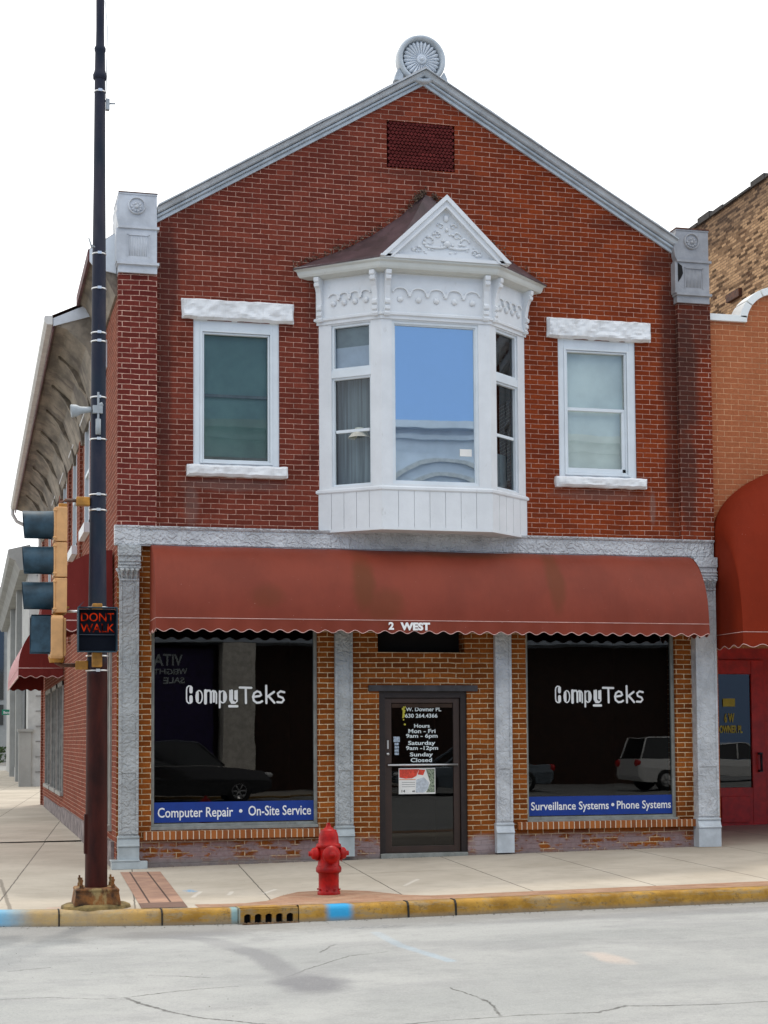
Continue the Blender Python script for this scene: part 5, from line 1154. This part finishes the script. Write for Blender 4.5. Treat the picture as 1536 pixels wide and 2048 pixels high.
for p0, p1 in ((Vector((x0_, -.02, 0)), Vector((x0_, -pr, 0))), (Vector((x0_, -pr, 0)), Vector((x1_, -pr, 0)))):
    L = (p1 - p0).length; ns = int(L / .02); vv = []
    for i in range(ns + 1):
        p = p0.lerp(p1, i / ns); vv += [(p.x, p.y, zf), (p.x, p.y, 2.985 + .022 * math.cos(2 * math.pi * L * i / ns / .30))]
    mb.add(vv, [(2 * i, 2 * i + 1, 2 * i + 3, 2 * i + 2) for i in range(ns)]); pp.tube([Vector(v) for v in vv[1::2]], .005, 5); pp.tube([p0 + Vector((0, 0, zf)), p1 + Vector((0, 0, zf))], .005, 5)
mb.build('valance', M['awning_dark'], da, fixn=False); pp.build('piping', M['piping'], da)

# taller building behind: common brick side wall with ragged coping
TB = thing('tall_common_brick_building', 'taller old building behind with rough mottled brown brick side wall', 'building', (20, 18, 0))
mb = MB(); mb.box(16.5, 26, 4.0, 34.0, -.1, 15.05); mb.build('wall', M['brick_common'], TB)
mb = MB(); rnd = random.Random(4)
for i in range(40):
    y = 4 + i * .75; z = 15.05 + (.03 if i % 4 else .11); mb.box(16.42, 16.9, y, y + .70, 15.03, z + rnd.uniform(0, .05))
mb.build('coping', M['roof_dark'], TB)
mb = MB(); mb.box(16.40, 16.51, 14.4, 15.1, 12.55, 12.75); mb.build('iron_bracket', M['rustbrown'], TB)

# ================================================================== FAR LEFT
SB = thing('limestone_building', 'pale limestone block building beyond the corner shop on the side street', 'building', (4, 55, 0))
mb = MB(); mb.box(.22, 12, 40, 75, -.1, 8.9); mb.build('wall', M['limestone'], SB)
mb = MB()
for z in [.55 + .56 * k for k in range(15)]: mb.box(.50, 1.6, 39.975, 39.999, z, z + .04)
mb.build('block_joints', M['limestone_j'], SB)
mb = MB(); mb.box(-.10, .34, 39.9, 40.5, -.1, 2.05); mb.box(-.16, .40, 39.85, 40.55, 2.05, 2.15); mb.build('gate_pier', M['greystone'], SB)
for y in (48, 58): mb = MB(); mb.box(.0, .22, y, y + 1, -.1, 8.5); mb.build('wall_pier', M['greystone'], SB)
mb = MB(); mb.prism([(.25, 8.0), (-.12, 8.0), (-.30, 8.35), (-.50, 8.45), (-.55, 8.60), (-.55, 8.75), (.25, 8.95)], 39.6, 75, 'y'); mb.build('cornice', M['greystone'], SB)
mb = MB(); mb.box(.16, .23, 42, 46, .5, 4.5); mb.box(.16, .23, 50, 56, .5, 4.5); mb.build('dark_windows', M['dark_glass'], SB)
GB = thing('grey_stucco_building', 'distant grey building with a tall slit window at the end of the side street', 'building', (-5, 118, 0))
mb = MB(); mb.box(-60, 12, 112, 125, -.1, 13.6); mb.build('wall', M['greystone'], GB); mb = MB(); mb.box(-60, 12, 111.8, 125, 13.6, 13.95); mb.build('coping', M['roof_dark'], GB)
mb = MB(); mb.box(.40, .78, 111.9, 112.05, 5.0, 11.8); mb.box(.40, .78, 111.9, 112.05, 3.0, 4.6); mb.box(-60, .2, 111.9, 112.05, -.1, 1.7); mb.build('slit_window_and_base_shade', M['dark_glass'], GB)  # low wide dark box stands in for shade along the wall foot
sh = MB(); rnd = random.Random(6)
for i in range(260):
    a = Vector((rnd.gauss(0, .8), rnd.gauss(0, .5), rnd.uniform(.1, 1.3))); d1 = Vector((rnd.uniform(-1, 1), rnd.uniform(-1, 1), rnd.uniform(-1, 1))).normalized() * .16; d2 = d1.cross(Vector((.3, .5, .8))).normalized() * .1
    c_ = Vector((-.2, 109, 0)) + a; sh.add([c_ - d1, c_ + d2, c_ + d1, c_ - d2], [(0, 1, 2, 3)])
tag(sh.build('shrub', M['leaf'], fixn=False), 'small green shrub before the distant grey building', 'shrub')
mb = MB(); mb.box(-60, 20, 107, 107.4, -.15, .03); mb.box(-60, 20, 107.4, 111.9, -.15, .0); struct(mb.build('far_pavement', M['kerb_plain']))
SS = thing('street_sign', 'small green street name sign on a dark post down the side street', 'street sign', (.15, 62, 0))
mb = MB(); mb.tube([(.22, 60, 0), (.22, 60, 3.9)], .05, 8); mb.lathe([(.16, 0), (.15, .3), (.07, .5)], (.22, 60, 0), n=12); mb.build('post', M['black_iron'], SS)
mb = MB(); mb.box(-.34, .30, 59.93, 59.95, 2.98, 3.24); sg = mb.build('name_plate', M['green_sign'], SS); mb = MB(); put_text(mb, "Benton", -.26, 3.04, 59.925, .48, .13, .02); mb.build('lettering', M['letter'], sg)
mb = MB(); mb.tube([(.30, 60, 2.6), (.25, 60, 1.2)], [.10, .22], 8); mb.build('furled_banner', M['black_iron'], SS)

# ================================================================== SIGNAL POLE
PL = thing('signal_pole', 'tall tapered steel traffic signal pole, rusty red-brown below and blue-grey above', 'pole', (-.635, -5.03, 0))
X0, Y0 = -.636, -5.03
mb = MB(); prof = [(.114, .19), (.113, .6), (.110, 1.2), (.108, 2.3), (.094, 3.0), (.084, 3.9), (.078, 5.0), (.071, 6.6), (.062, 7.5), (.056, 8.65)]
mb.lathe(prof, (X0, Y0, 0), n=32); mb.lathe([(.056, 8.65), (.072, 8.66), (.074, 8.70), (.062, 8.73), (.055, 8.76), (.052, 8.95), (.058, 8.96), (.060, 8.99), (.045, 9.02), (.042, 9.2), (.044, 9.6), (.040, 14.5)], (X0, Y0, 0), n=32)
mb.build('shaft', M['pole'], PL)
mb = MB(); mb.box(X0 - .125, X0 - .09, Y0 - .05, Y0 + .05, .55, .95); mb.build('hand_hole_cover', M['pole'], PL)
mb = MB(); vs = []; b0, b1 = .235, .215
mb.add([(X0 + sx * b, Y0 + sy * b, z) for z, b in ((.045, b0), (.17, b1), (.195, b1 + .006), (.21, b1 - .01)) for sx, sy in ((-1, -1), (1, -1), (1, 1), (-1, 1))], [(4 * k + i, 4 * k + (i + 1) % 4, 4 * k + 4 + (i + 1) % 4, 4 * k + 4 + i) for k in range(3) for i in range(4)] + [(12, 13, 14, 15)])
mb.build('base_plate', M['rusty'], PL, bevel=.008)
mb = MB(); nr = 40; vs = []
for k, (r, z) in enumerate(((.355, -.005), (.345, .03), (.30, .05), (.0, .052))):
    for i in range(nr): 
        a = 2 * math.pi * i / nr; rr_ = r * (1 + .05 * noise.noise(Vector((math.cos(a) * 2, math.sin(a) * 2, 0)))); vs.append((X0 + math.cos(a) * rr_, Y0 + math.sin(a) * rr_ * .85, z))
mb.add(vs, [(k * nr + i, k * nr + (i + 1) % nr, (k + 1) * nr + (i + 1) % nr, (k + 1) * nr + i) for k in range(3) for i in range(nr)]); mb.build('footing', M['footing'], PL)
for sx in (-1, 1):
    for sy in (-1, 1):
        mb = MB(); cx_, cy_ = X0 + sx * .158, Y0 + sy * .158; mb.lathe([(.030, .20), (.030, .214), (.022, .215), (.022, .245), (.014, .247), (.014, .275), (.020, .276), (.020, .296), (.011, .297), (.011, .32), (.001, .321)], (cx_, cy_, 0), n=6, smooth=False); mb.build('anchor_bolt', M['rusty'], PL)
for z in (6.78, 6.41, 5.94, 5.85, 8.52, 5.26, 4.82, 4.24, 4.08, 3.07, 2.57, 2.42):
    r = .118 - (z - 2) * .0088 if z < 4 else .094 - (z - 3.9) * .0078
    mb = MB(); mb.lathe([(r - .01, z - .008), (r + .003, z - .007), (r + .003, z + .007), (r - .01, z + .008)], (X0, Y0, 0), n=24); mb.box(X0 - .02, X0 + .02, Y0 - r - .014, Y0 - r + .01, z - .014, z + .014); mb.build('steel_band', M['steel_band'], PL)
mb = MB(); mb.tube([(X0 + .07, Y0 - .03, 6.8), (X0 - .09, Y0 - .05, 6.86), (X0 - .11, Y0 - .05, 6.93), (X0 - .08, Y0 - .08, 6.82)], .008, 6); mb.tube([(X0 + .062, Y0 - .02, 8.45), (X0 + .075, Y0 - .02, 9.2), (X0 + .05, Y0 - .02, 9.5)], .004, 5); mb.build('loose_wire', M['grey_device'], PL)

# three-lens traffic signal facing the side street traffic (seen from its side)
TS = thing('traffic_signal', 'sun-bleached yellow traffic signal with three slate-blue hoods, seen side on', 'traffic light', (-1.02, -5.03, 3.07))
for i in range(3):
    zc = 3.91 - i * .365; mb = MB(); mb.box(-1.075, -.955, Y0 - .17, Y0 + .17, zc - .178, zc + .178); mb.box(-1.09, -1.072, Y0 - .18, Y0 + .18, zc - .17, zc + .17)
    for s_ in (-1, 1): mb.box(-1.10, -1.06, Y0 - .185, Y0 - .165, zc + s_ * .14 - .012, zc + s_ * .14 + .012)
    sec = mb.build('signal_section', M['tan'], TS, bevel=.012)
    mb = MB(); n_ = 26; vs = []; L0, L1 = -1.085, -1.40
    for k in range(n_ + 1):
        a = R_(-62 + 304 * k / n_)   # open at the bottom
        droop = .0
        for xx, r in ((L0, .158), (L0 - .02, .150), ((L0 + L1) / 2, .146), (L1 + .012 * (1 - math.sin(a)), .147)): vs.append((xx, Y0 + math.cos(a) * r, zc + math.sin(a) * r))
    mb.add(vs, [(4 * k + j, 4 * k + j + 1, 4 * k + j + 5, 4 * k + j + 4) for k in range(n_) for j in range(3)], 0, True); mb.build('visor', M['visor'], sec)
    mb = MB(); mb.lathe([(.148, .0), (.10, .03), (.001, .045)], (-1.09, Y0, zc), (-1, 0, 0), 24); mb.build('lens', M['dark_glass'], sec)
mb = MB(); mb.tube([(-1.01, Y0, 4.09), (-1.01, Y0, 4.13), (-1.0, Y0, 4.165), (-.97, Y0, 4.178), (-.70, Y0, 4.178)], .020, 10); mb.build('mounting_arm', M['rustbrown'], TS)
mb = MB(); mb.box(-.86, -.72, Y0 - .05, Y0 + .05, 4.125, 4.215); mb.build('clamp', M['ochre'], TS, bevel=.01); mb = MB(); mb.box(-1.04, -.95, Y0 - .05, Y0 + .05, 4.10, 4.14); mb.build('clamp', M['ochre'], TS, bevel=.01)
mb = MB(); mb.lathe([(.05, 2.99), (.07, 3.0), (.07, 3.05), (.10, 3.06), (.10, 3.075)], (-1.02, Y0, 0), n=18); mb.build('bottom_hub', M['ochre'], TS)
mb = MB(); mb.tube([(-1.0, Y0, 3.025), (-.70, Y0, 3.035)], .013, 8); mb.build('tie_rod', M['steel_band'], TS)
# pedestrian signal below it (facing left)
P1 = thing('pedestrian_signal', 'pedestrian signal with sun-bleached yellow back and slate hood under the traffic light', 'pedestrian signal', (-1.05, -5.03, 2.55), 'pedestrian signals on the pole')
mb = MB(); mb.prism([(Y0 - .21, 2.56), (Y0 - .21, 2.95), (Y0 - .19, 2.975), (Y0 + .19, 2.975), (Y0 + .21, 2.95), (Y0 + .21, 2.56), (Y0 + .19, 2.54), (Y0 - .19, 2.54)][::-1], -1.12, -.99, 'x')
mb.prism([(Y0 - .19, 2.565), (Y0 - .19, 2.95), (Y0 + .19, 2.95), (Y0 + .19, 2.565)][::-1], -.99, -.962, 'x'); mb.build('housing', M['tan'], P1, bevel=.014)
mb = MB(); mb.box(-1.31, -1.115, Y0 - .205, Y0 - .195, 2.60, 2.975); mb.box(-1.31, -1.115, Y0 + .195, Y0 + .205, 2.60, 2.975); mb.box(-1.31, -1.115, Y0 - .205, Y0 + .205, 2.965, 2.977); mb.build('hood', M['visor'], P1)
mb = MB(); mb.box(-1.125, -1.118, Y0 - .19, Y0 + .19, 2.58, 2.96); mb.build('face', M['dark_glass'], P1)
mb = MB(); mb.tube([(-1.05, Y0, 2.55), (-1.05, Y0, 2.50), (-1.0, Y0, 2.475), (-.70, Y0, 2.475)], .022, 8); mb.build('mounting_arm', M['rustbrown'], P1)
mb = MB(); mb.box(-.86, -.73, Y0 - .05, Y0 + .05, 2.43, 2.52); mb.build('clamp', M['ochre'], P1, bevel=.01); mb = MB(); mb.lathe([(.07, 2.50), (.085, 2.56)], (-1.05, Y0, 0), n=14); mb.lathe([(.05, 2.97), (.06, 3.0)], (-1.03, Y0, 0), n=14); mb.build('clamp', M['ochre'], P1, bevel=.01)
# pedestrian signal facing the camera: DONT WALK
P2 = thing('pedestrian_signal', 'black pedestrian signal on the front of the pole reading DONT WALK in dim red letters', 'pedestrian signal', (-.68, -5.3, 2.55), 'pedestrian signals on the pole')
yf = Y0 - .33; mb = MB(); mb.box(-.855, -.475, yf, Y0 - .15, 2.60, 3.03); mb.build('housing', M['ped'], P2, bevel=.02)
mb = MB(); mb.box(-.862, -.853, yf - .15, yf + .02, 2.60, 3.04); mb.box(-.477, -.468, yf - .15, yf + .02, 2.60, 3.04); mb.box(-.862, -.468, yf - .10, yf + .02, 3.035, 3.045); mb.box(-.862, -.468, yf - .04, yf + .02, 2.592, 2.602)
mb.prism([(-.862, 3.04), (-.80, 3.10), (-.855, 3.03)], yf - .16, yf - .02); mb.build('hood', M['visor'], P2)
mb = MB(); mb.box(-.845, -.485, yf - .008, yf, 2.615, 3.02); mb.build('face', M['ped_face'], P2)
mb = MB(); put_text(mb, "DONT", -.825, 2.905, yf - .012, .33, .090, .004); mb.build('lettering', M['lit'], P2); mb = MB(); put_text(mb, "WALK", -.83, 2.795, yf - .012, .34, .090, .006); mb.build('lettering', M['lit'], P2)
mb = MB(); mb.box(-.84, -.49, yf - .03, yf - .008, 2.765, 2.772); mb.build('divider', M['ped'], P2)
mb = MB(); mb.box(-.70, -.60, Y0 - .20, Y0 - .09, 3.03, 3.10); mb.build('clamp', M['ochre'], P2, bevel=.01); mb = MB(); mb.box(-.70, -.60, Y0 - .20, Y0 - .09, 2.45, 2.60); mb.build('clamp', M['ochre'], P2, bevel=.01)
# small horn detector and sensor
HD = thing('horn_detector', 'small grey horn-shaped detector clamped to the pole, pointing left', 'sensor', (-.75, -5.1, 5.1))
mb = MB(); mb.lathe([(.001, .0), (.03, .0), (.032, .05), (.04, .11), (.062, .15), (.068, .20), (.062, .21), (.055, .20), (.001, .17)], (-.715, Y0 - .08, 5.12), (-1, 0, -.12), 20); mb.build('horn', M['grey_device'], HD)
mb = MB(); mb.box(-.70, -.60, Y0 - .12, Y0 - .06, 5.08, 5.16); mb.box(-.655, -.635, Y0 - .115, Y0 - .07, 5.0, 5.30); mb.tube([(-.645, Y0 - .10, 4.86), (-.645, Y0 - .10, 5.02)], .028, 10); mb.tube([(-.645, Y0 - .10, 5.16), (-.60, Y0 - .11, 5.18)], .02, 8); mb.build('bracket', M['grey_device'], HD)
SN = thing('roof_sensor', 'tiny grey box sensor with a stub near the top of the pole', 'sensor', (-.53, -5.03, 8.4))
mb = MB(); mb.box(-.575, -.535, Y0 - .03, Y0 + .03, 8.33, 8.45); mb.box(-.60, -.57, Y0 - .012, Y0 + .012, 8.42, 8.44); mb.build('box', M['grey_device'], SN, bevel=.006); mb = MB(); mb.tube([(-.54, Y0, 8.405), (-.475, Y0, 8.41)], .01, 8); mb.build('stub', M['grey_device'], SN)

# ================================================================== HYDRANT
HY = thing('fire_hydrant', 'bright red fire hydrant standing on the brick paver band at the kerb', 'fire hydrant', (1.875, -4.55, .025))
hx, hy, hz = 1.875, -4.66, .022
mb = MB(); mb.lathe([(.001, 0), (.122, 0), (.124, .01), (.124, .035), (.116, .045), (.112, .05), (.110, .10), (.110, .225), (.116, .235), (.134, .245), (.138, .255), (.138, .29), (.130, .305), (.118, .32), (.116, .36), (.118, .42), (.118, .50), (.120, .515)], (hx, hy, hz), n=40)
for i in range(8): a = 2 * math.pi * (i + .5) / 8; mb.lathe([(.013, .29), (.013, .315), (.001, .316)], (hx + math.cos(a) * .118, hy + math.sin(a) * .118, hz), n=6, smooth=False); mb.lathe([(.012, .055), (.012, .07), (.001, .071)], (hx + math.cos(a) * .118, hy + math.sin(a) * .118, hz), n=6, smooth=False)
mb.build('barrel', M['hydrant'], HY)
mb = MB(); mb.lathe([(.118, .505), (.134, .51), (.136, .54), (.124, .55), (.112, .556), (.108, .60), (.102, .645), (.093, .675), (.088, .682), (.088, .695), (.070, .702), (.052, .706), (.050, .72), (.034, .724), (.030, .728), (.028, .745), (.001, .746)], (hx, hy, hz), n=40); mb.lathe([(.024, .74), (.021, .775), (.001, .776)], (hx, hy, hz), n=5, smooth=False); mb.build('bonnet', M['hydrant'], HY)
for s_ in (-1, 1):
    mb = MB(); mb.lathe([(.062, .08), (.060, .115), (.074, .12), (.076, .14), (.066, .15), (.062, .175), (.045, .19), (.028, .195), (.026, .22), (.001, .222)], (hx, hy, hz + .445), (s_, 0, 0), 20); mb.build('side_outlet', M['hydrant'], HY)
mb = MB(); mb.lathe([(.082, .08), (.080, .125), (.096, .13), (.098, .155), (.088, .165), (.080, .18), (.05, .195), (.03, .20), (.028, .225), (.001, .227)], (hx, hy, hz + .44), (0, -1, 0), 28); mb.build('pumper_outlet', M['hydrant'], HY)
mb = MB(); mb.tube([(hx + .10, hy - .05, hz + .40), (hx + .13, hy - .06, hz + .36), (hx + .15, hy - .03, hz + .40)], .004, 5); mb.build('cap_chain', M['hydrant'], HY)

# litter
lb = MB(); rnd = random.Random(8); bm = bmesh.new(); bmesh.ops.create_icosphere(bm, subdivisions=2, radius=.055)
for v in bm.verts: v.co *= 1 + .5 * noise.noise(v.co * 30); v.co.z *= .6
lb.add([(6.62 + v.co.x * 1.3, -6.12 + v.co.y, -.035 + v.co.z) for v in bm.verts], [tuple(v.index for v in f.verts) for f in bm.faces]); bm.free()
tag(lb.build('litter', M['litter']), 'crumpled yellowish wrapper lying in the gutter at the right', 'litter')

gr_ = MB(); rnd = random.Random(12)
def speck(x, y, z, s_):
    c_ = Vector((x, y, z)); a = rnd.uniform(0, 6.28); d1 = Vector((math.cos(a), math.sin(a), rnd.uniform(0, .4))) * s_; d2 = Vector((-math.sin(a), math.cos(a), rnd.uniform(0, .5))) * s_ * rnd.uniform(.4, .9)
    gr_.add([c_ - d1, c_ + d2, c_ + d1, c_ - d2 * .7 + Vector((0, 0, s_ * .5))], [(0, 1, 3), (1, 2, 3)])
for i in range(520):
    x = rnd.uniform(-2.6, 11); yb_ = yk(x) if x > -1.6 else -5.1; speck(x, yb_ - .02 - abs(rnd.gauss(0, .10)), gz(x) - .147, rnd.uniform(.004, .014))
for i in range(260):
    x = rnd.uniform(.4, 8.3); speck(x, -.02 - abs(rnd.gauss(0, .05)), gz(x) + .004, rnd.uniform(.004, .012))
for i in range(60): speck(rnd.uniform(-2, 9), rnd.uniform(-4.6, -.4), gz(4) * .5 + .0, .006)
for i in range(160): speck(rnd.uniform(-3, 7), rnd.uniform(-11.5, -6.3), gz(3) * .0 - .145, rnd.uniform(.004, .009))
gd = gr_.build('gutter_grit', M['grit'], fixn=False); gd['kind'] = 'stuff'; tag(gd, 'dark grit and leaf crumbs scattered along the kerb and wall foot', 'debris')

# ================================================================== ACROSS THE STREET (seen in the window reflections)
OB = thing('white_terracotta_building', 'white building across the street mirrored in the bay window', 'building', (12, -36, 0))
YO = -31.0
mb = MB(); mb.box(-3, 26, YO - 8, YO, 4.9, 12.0); mb.box(-3, 3.2, YO - 8, YO + .02, -.15, 4.9)
mb.box(23.5, 26, YO - 1, YO + .05, -.15, 4.9)
mb.box(-3, 26, YO, YO + .35, 11.95, 12.2); mb.box(-3, 26, YO, YO + .15, 11.6, 11.75); mb.build('wall', M['opp_white'], OB)
mb = MB()
for c_ in (13.4, 6.0, 20.6):
    for r0_, z_ in ((2.1, 9.3), (1.6, 9.2)):
        rings = [[Vector((c_ + math.cos(R_(a)) * r, YO + o_, z_ + math.sin(R_(a)) * r * .75)) for r, o_ in ((r0_, 0), (r0_, .14), (r0_ + .18, .14), (r0_ + .18, 0))] for a in range(0, 181, 9)]; mb.sweep(rings, None, closed=True)
mb.build('arch_moulding', M['opp_trim'], OB)
mb = MB(); mb.box(6.12, 7.2, YO - 1, YO + .05, -.15, 4.88); mb.build('pillar', M['opp_pillar'], OB)
mb = MB(); mb.box(-3, 26, YO - 2.0, YO - 1.9, -.15, 4.9); mb.build('shopfront', M['opp_dark'], OB)
mb = MB(); mb.box(3.4, 5.9, YO - .6, YO - .5, .6, 4.7); od = mb.build('display_window', M['opp_purple'], OB); mb = MB(); put_text(mb, "VITA", 4.85, 4.15, YO - .48, .9, .36, .02, mirror=True); put_text(mb, "WEIGHT", 5.05, 3.85, YO - .48, 1.1, .20, .02, mirror=True); put_text(mb, "SALE", 4.95, 3.55, YO - .48, .7, .20, .02, mirror=True); mb.build('lettering', M['letter_grey'], od)
mb = MB(); mb.box(-6, 30, -30.98, -27.2, -.15, .0); struct(mb.build('far_sidewalk', M['kerb_plain']))
mb = MB(); mb.box(-6, 30, -27.2, -27.0, -.15, .005); struct(mb.build('far_kerb', M['kerb']))

def car(name, label, cat, xc_, yc, length, h, wdt, paint, suv, face=1, grp=None):
    g = gz(xc_) - .15; T_ = thing(name, label, cat, (xc_, yc, g), 'cars parked across the street'); hl = length / 2; hwd = wdt / 2; belt = h * .60; gc = .20
    def Pp(u, y, z): return (xc_ + face * u, yc + y, g + z)
    if suv: low = [(-hl, .45, belt * .98), (-hl + .12, .30, belt), (-hl * .2, gc, belt), (hl * .40, gc, belt * .98), (hl * .9, .28, belt * .84), (hl, .42, belt * .60)]; cab = [(-hl + .10, belt), (-hl + .35, h * .97), (-.2, h), (hl * .15, h * .98), (hl * .46, belt)]
    else: low = [(-hl, .40, belt * .92), (-hl + .15, .28, belt * 1.0), (-hl * .3, gc, belt * .97), (hl * .35, gc, belt * .95), (hl * .88, .26, belt * .80), (hl, .36, belt * .60)]; cab = [(-hl * .72, belt * .97), (-hl * .42, h * .95), (-.1, h), (hl * .08, h * .97), (hl * .42, belt * .95)]
    mb = MB(); rings = []
    for i, (u, zb_, zt_) in enumerate(low):
        t_ = .90 if i in (0, len(low) - 1) else 1.; rings.append([Vector(Pp(u, -hwd * t_, zb_)), Vector(Pp(u, -hwd * t_ * 1.01, (zb_ + zt_) * .55)), Vector(Pp(u, -hwd * t_ * .94, zt_)), Vector(Pp(u, hwd * t_ * .94, zt_)), Vector(Pp(u, hwd * t_ * 1.01, (zb_ + zt_) * .55)), Vector(Pp(u, hwd * t_, zb_))])
    mb.sweep(rings, None, closed=True); n_ = len(cab)
    roofp = [(u, z) for u, z in cab[1:-1]]; rings = [[Vector(Pp(u, -hwd * .78, z)), Vector(Pp(u, -hwd * .70, z + .03)), Vector(Pp(u, hwd * .70, z + .03)), Vector(Pp(u, hwd * .78, z))] for u, z in roofp]; mb.sweep(rings, None, closed=True)
    for s_ in (-1, 1):
        for (u0, z0), (u1, z1) in ((cab[0], cab[1]), (cab[-1], cab[-2])): mb.tube([Pp(u0, s_ * hwd * .90, z0), Pp(u1, s_ * hwd * .78, z1)], .035, 6)
        mb.tube([Pp(-.25, s_ * hwd * .92, belt), Pp(-.25, s_ * hwd * .78, h * .98)], .035, 6)
    mb.build('body', paint, T_, bevel=.05)
    mb = MB(); rings = [[Vector(Pp(u, -hwd * (.91 if z < h * .9 else .765), z - .01)), Vector(Pp(u, hwd * (.91 if z < h * .9 else .765), z - .01)), Vector(Pp(u, hwd * .9, belt - .02)), Vector(Pp(u, -hwd * .9, belt - .02))] for u, z in cab]; mb.sweep(rings, None, closed=True); mb.build('windows', M['dark_glass'], T_)
    for u in (-hl * .62, hl * .62):
        for s_ in (-1, 1):
            mb = MB(); c_ = Pp(u, s_ * (hwd - .10), .34); mb.lathe([(.20, -.11), (.34, -.10), (.35, 0), (.34, .11), (.22, .12)], c_, (0, s_, 0), 28); wh = mb.build('wheel', M['tyre'], T_)
            mb = MB(); mb.lathe([(.22, .10), (.20, .12), (.19, .09), (.001, .085)], c_, (0, s_, 0), 24)
            for k in range(6):
                a = math.pi / 3 * k; mb.tube([(c_[0], c_[1] + s_ * .11, c_[2]), (c_[0] + math.cos(a) * .2, c_[1] + s_ * .115, c_[2] + math.sin(a) * .2)], .022, 5)
            mb.build('rim', M['rim'], wh)
    for s_ in (-1, 1):
        mb = MB(); c_ = Pp(-hl + .03, s_ * hwd * .80, belt * .86); mb.ico(c_, .16, 2, sc=(.7, 1.0, .8)); mb.build('tail_light', M['lamp_red'], T_)
        mb = MB(); c_ = Pp(hl - .10, s_ * hwd * .72, belt * .72); mb.ico(c_, .15, 2, sc=(1, 1.1, .55)); mb.build('headlight', M['lamp_clear'], T_)
    return T_
car('parked_car', 'black pickup-sized vehicle mirrored in the left shop window', 'car', 4.1, -25.6, 5.0, 1.75, 1.9, M['black_car'], True, 1)
car('parked_car', 'silver-blue sedan mirrored in the glass shop door', 'car', 12.8, -25.6, 4.9, 1.47, 1.82, M['grey_car'], False, -1)
car('parked_car', 'white sedan mirrored in the dark red door next door', 'car', 25.9, -25.6, 4.7, 1.45, 1.82, M['white_car'], False, 1)
car('parked_car', 'white estate car mirrored in the right shop window', 'car', 20.4, -25.6, 4.8, 1.68, 1.85, M['white_car'], True, 1)
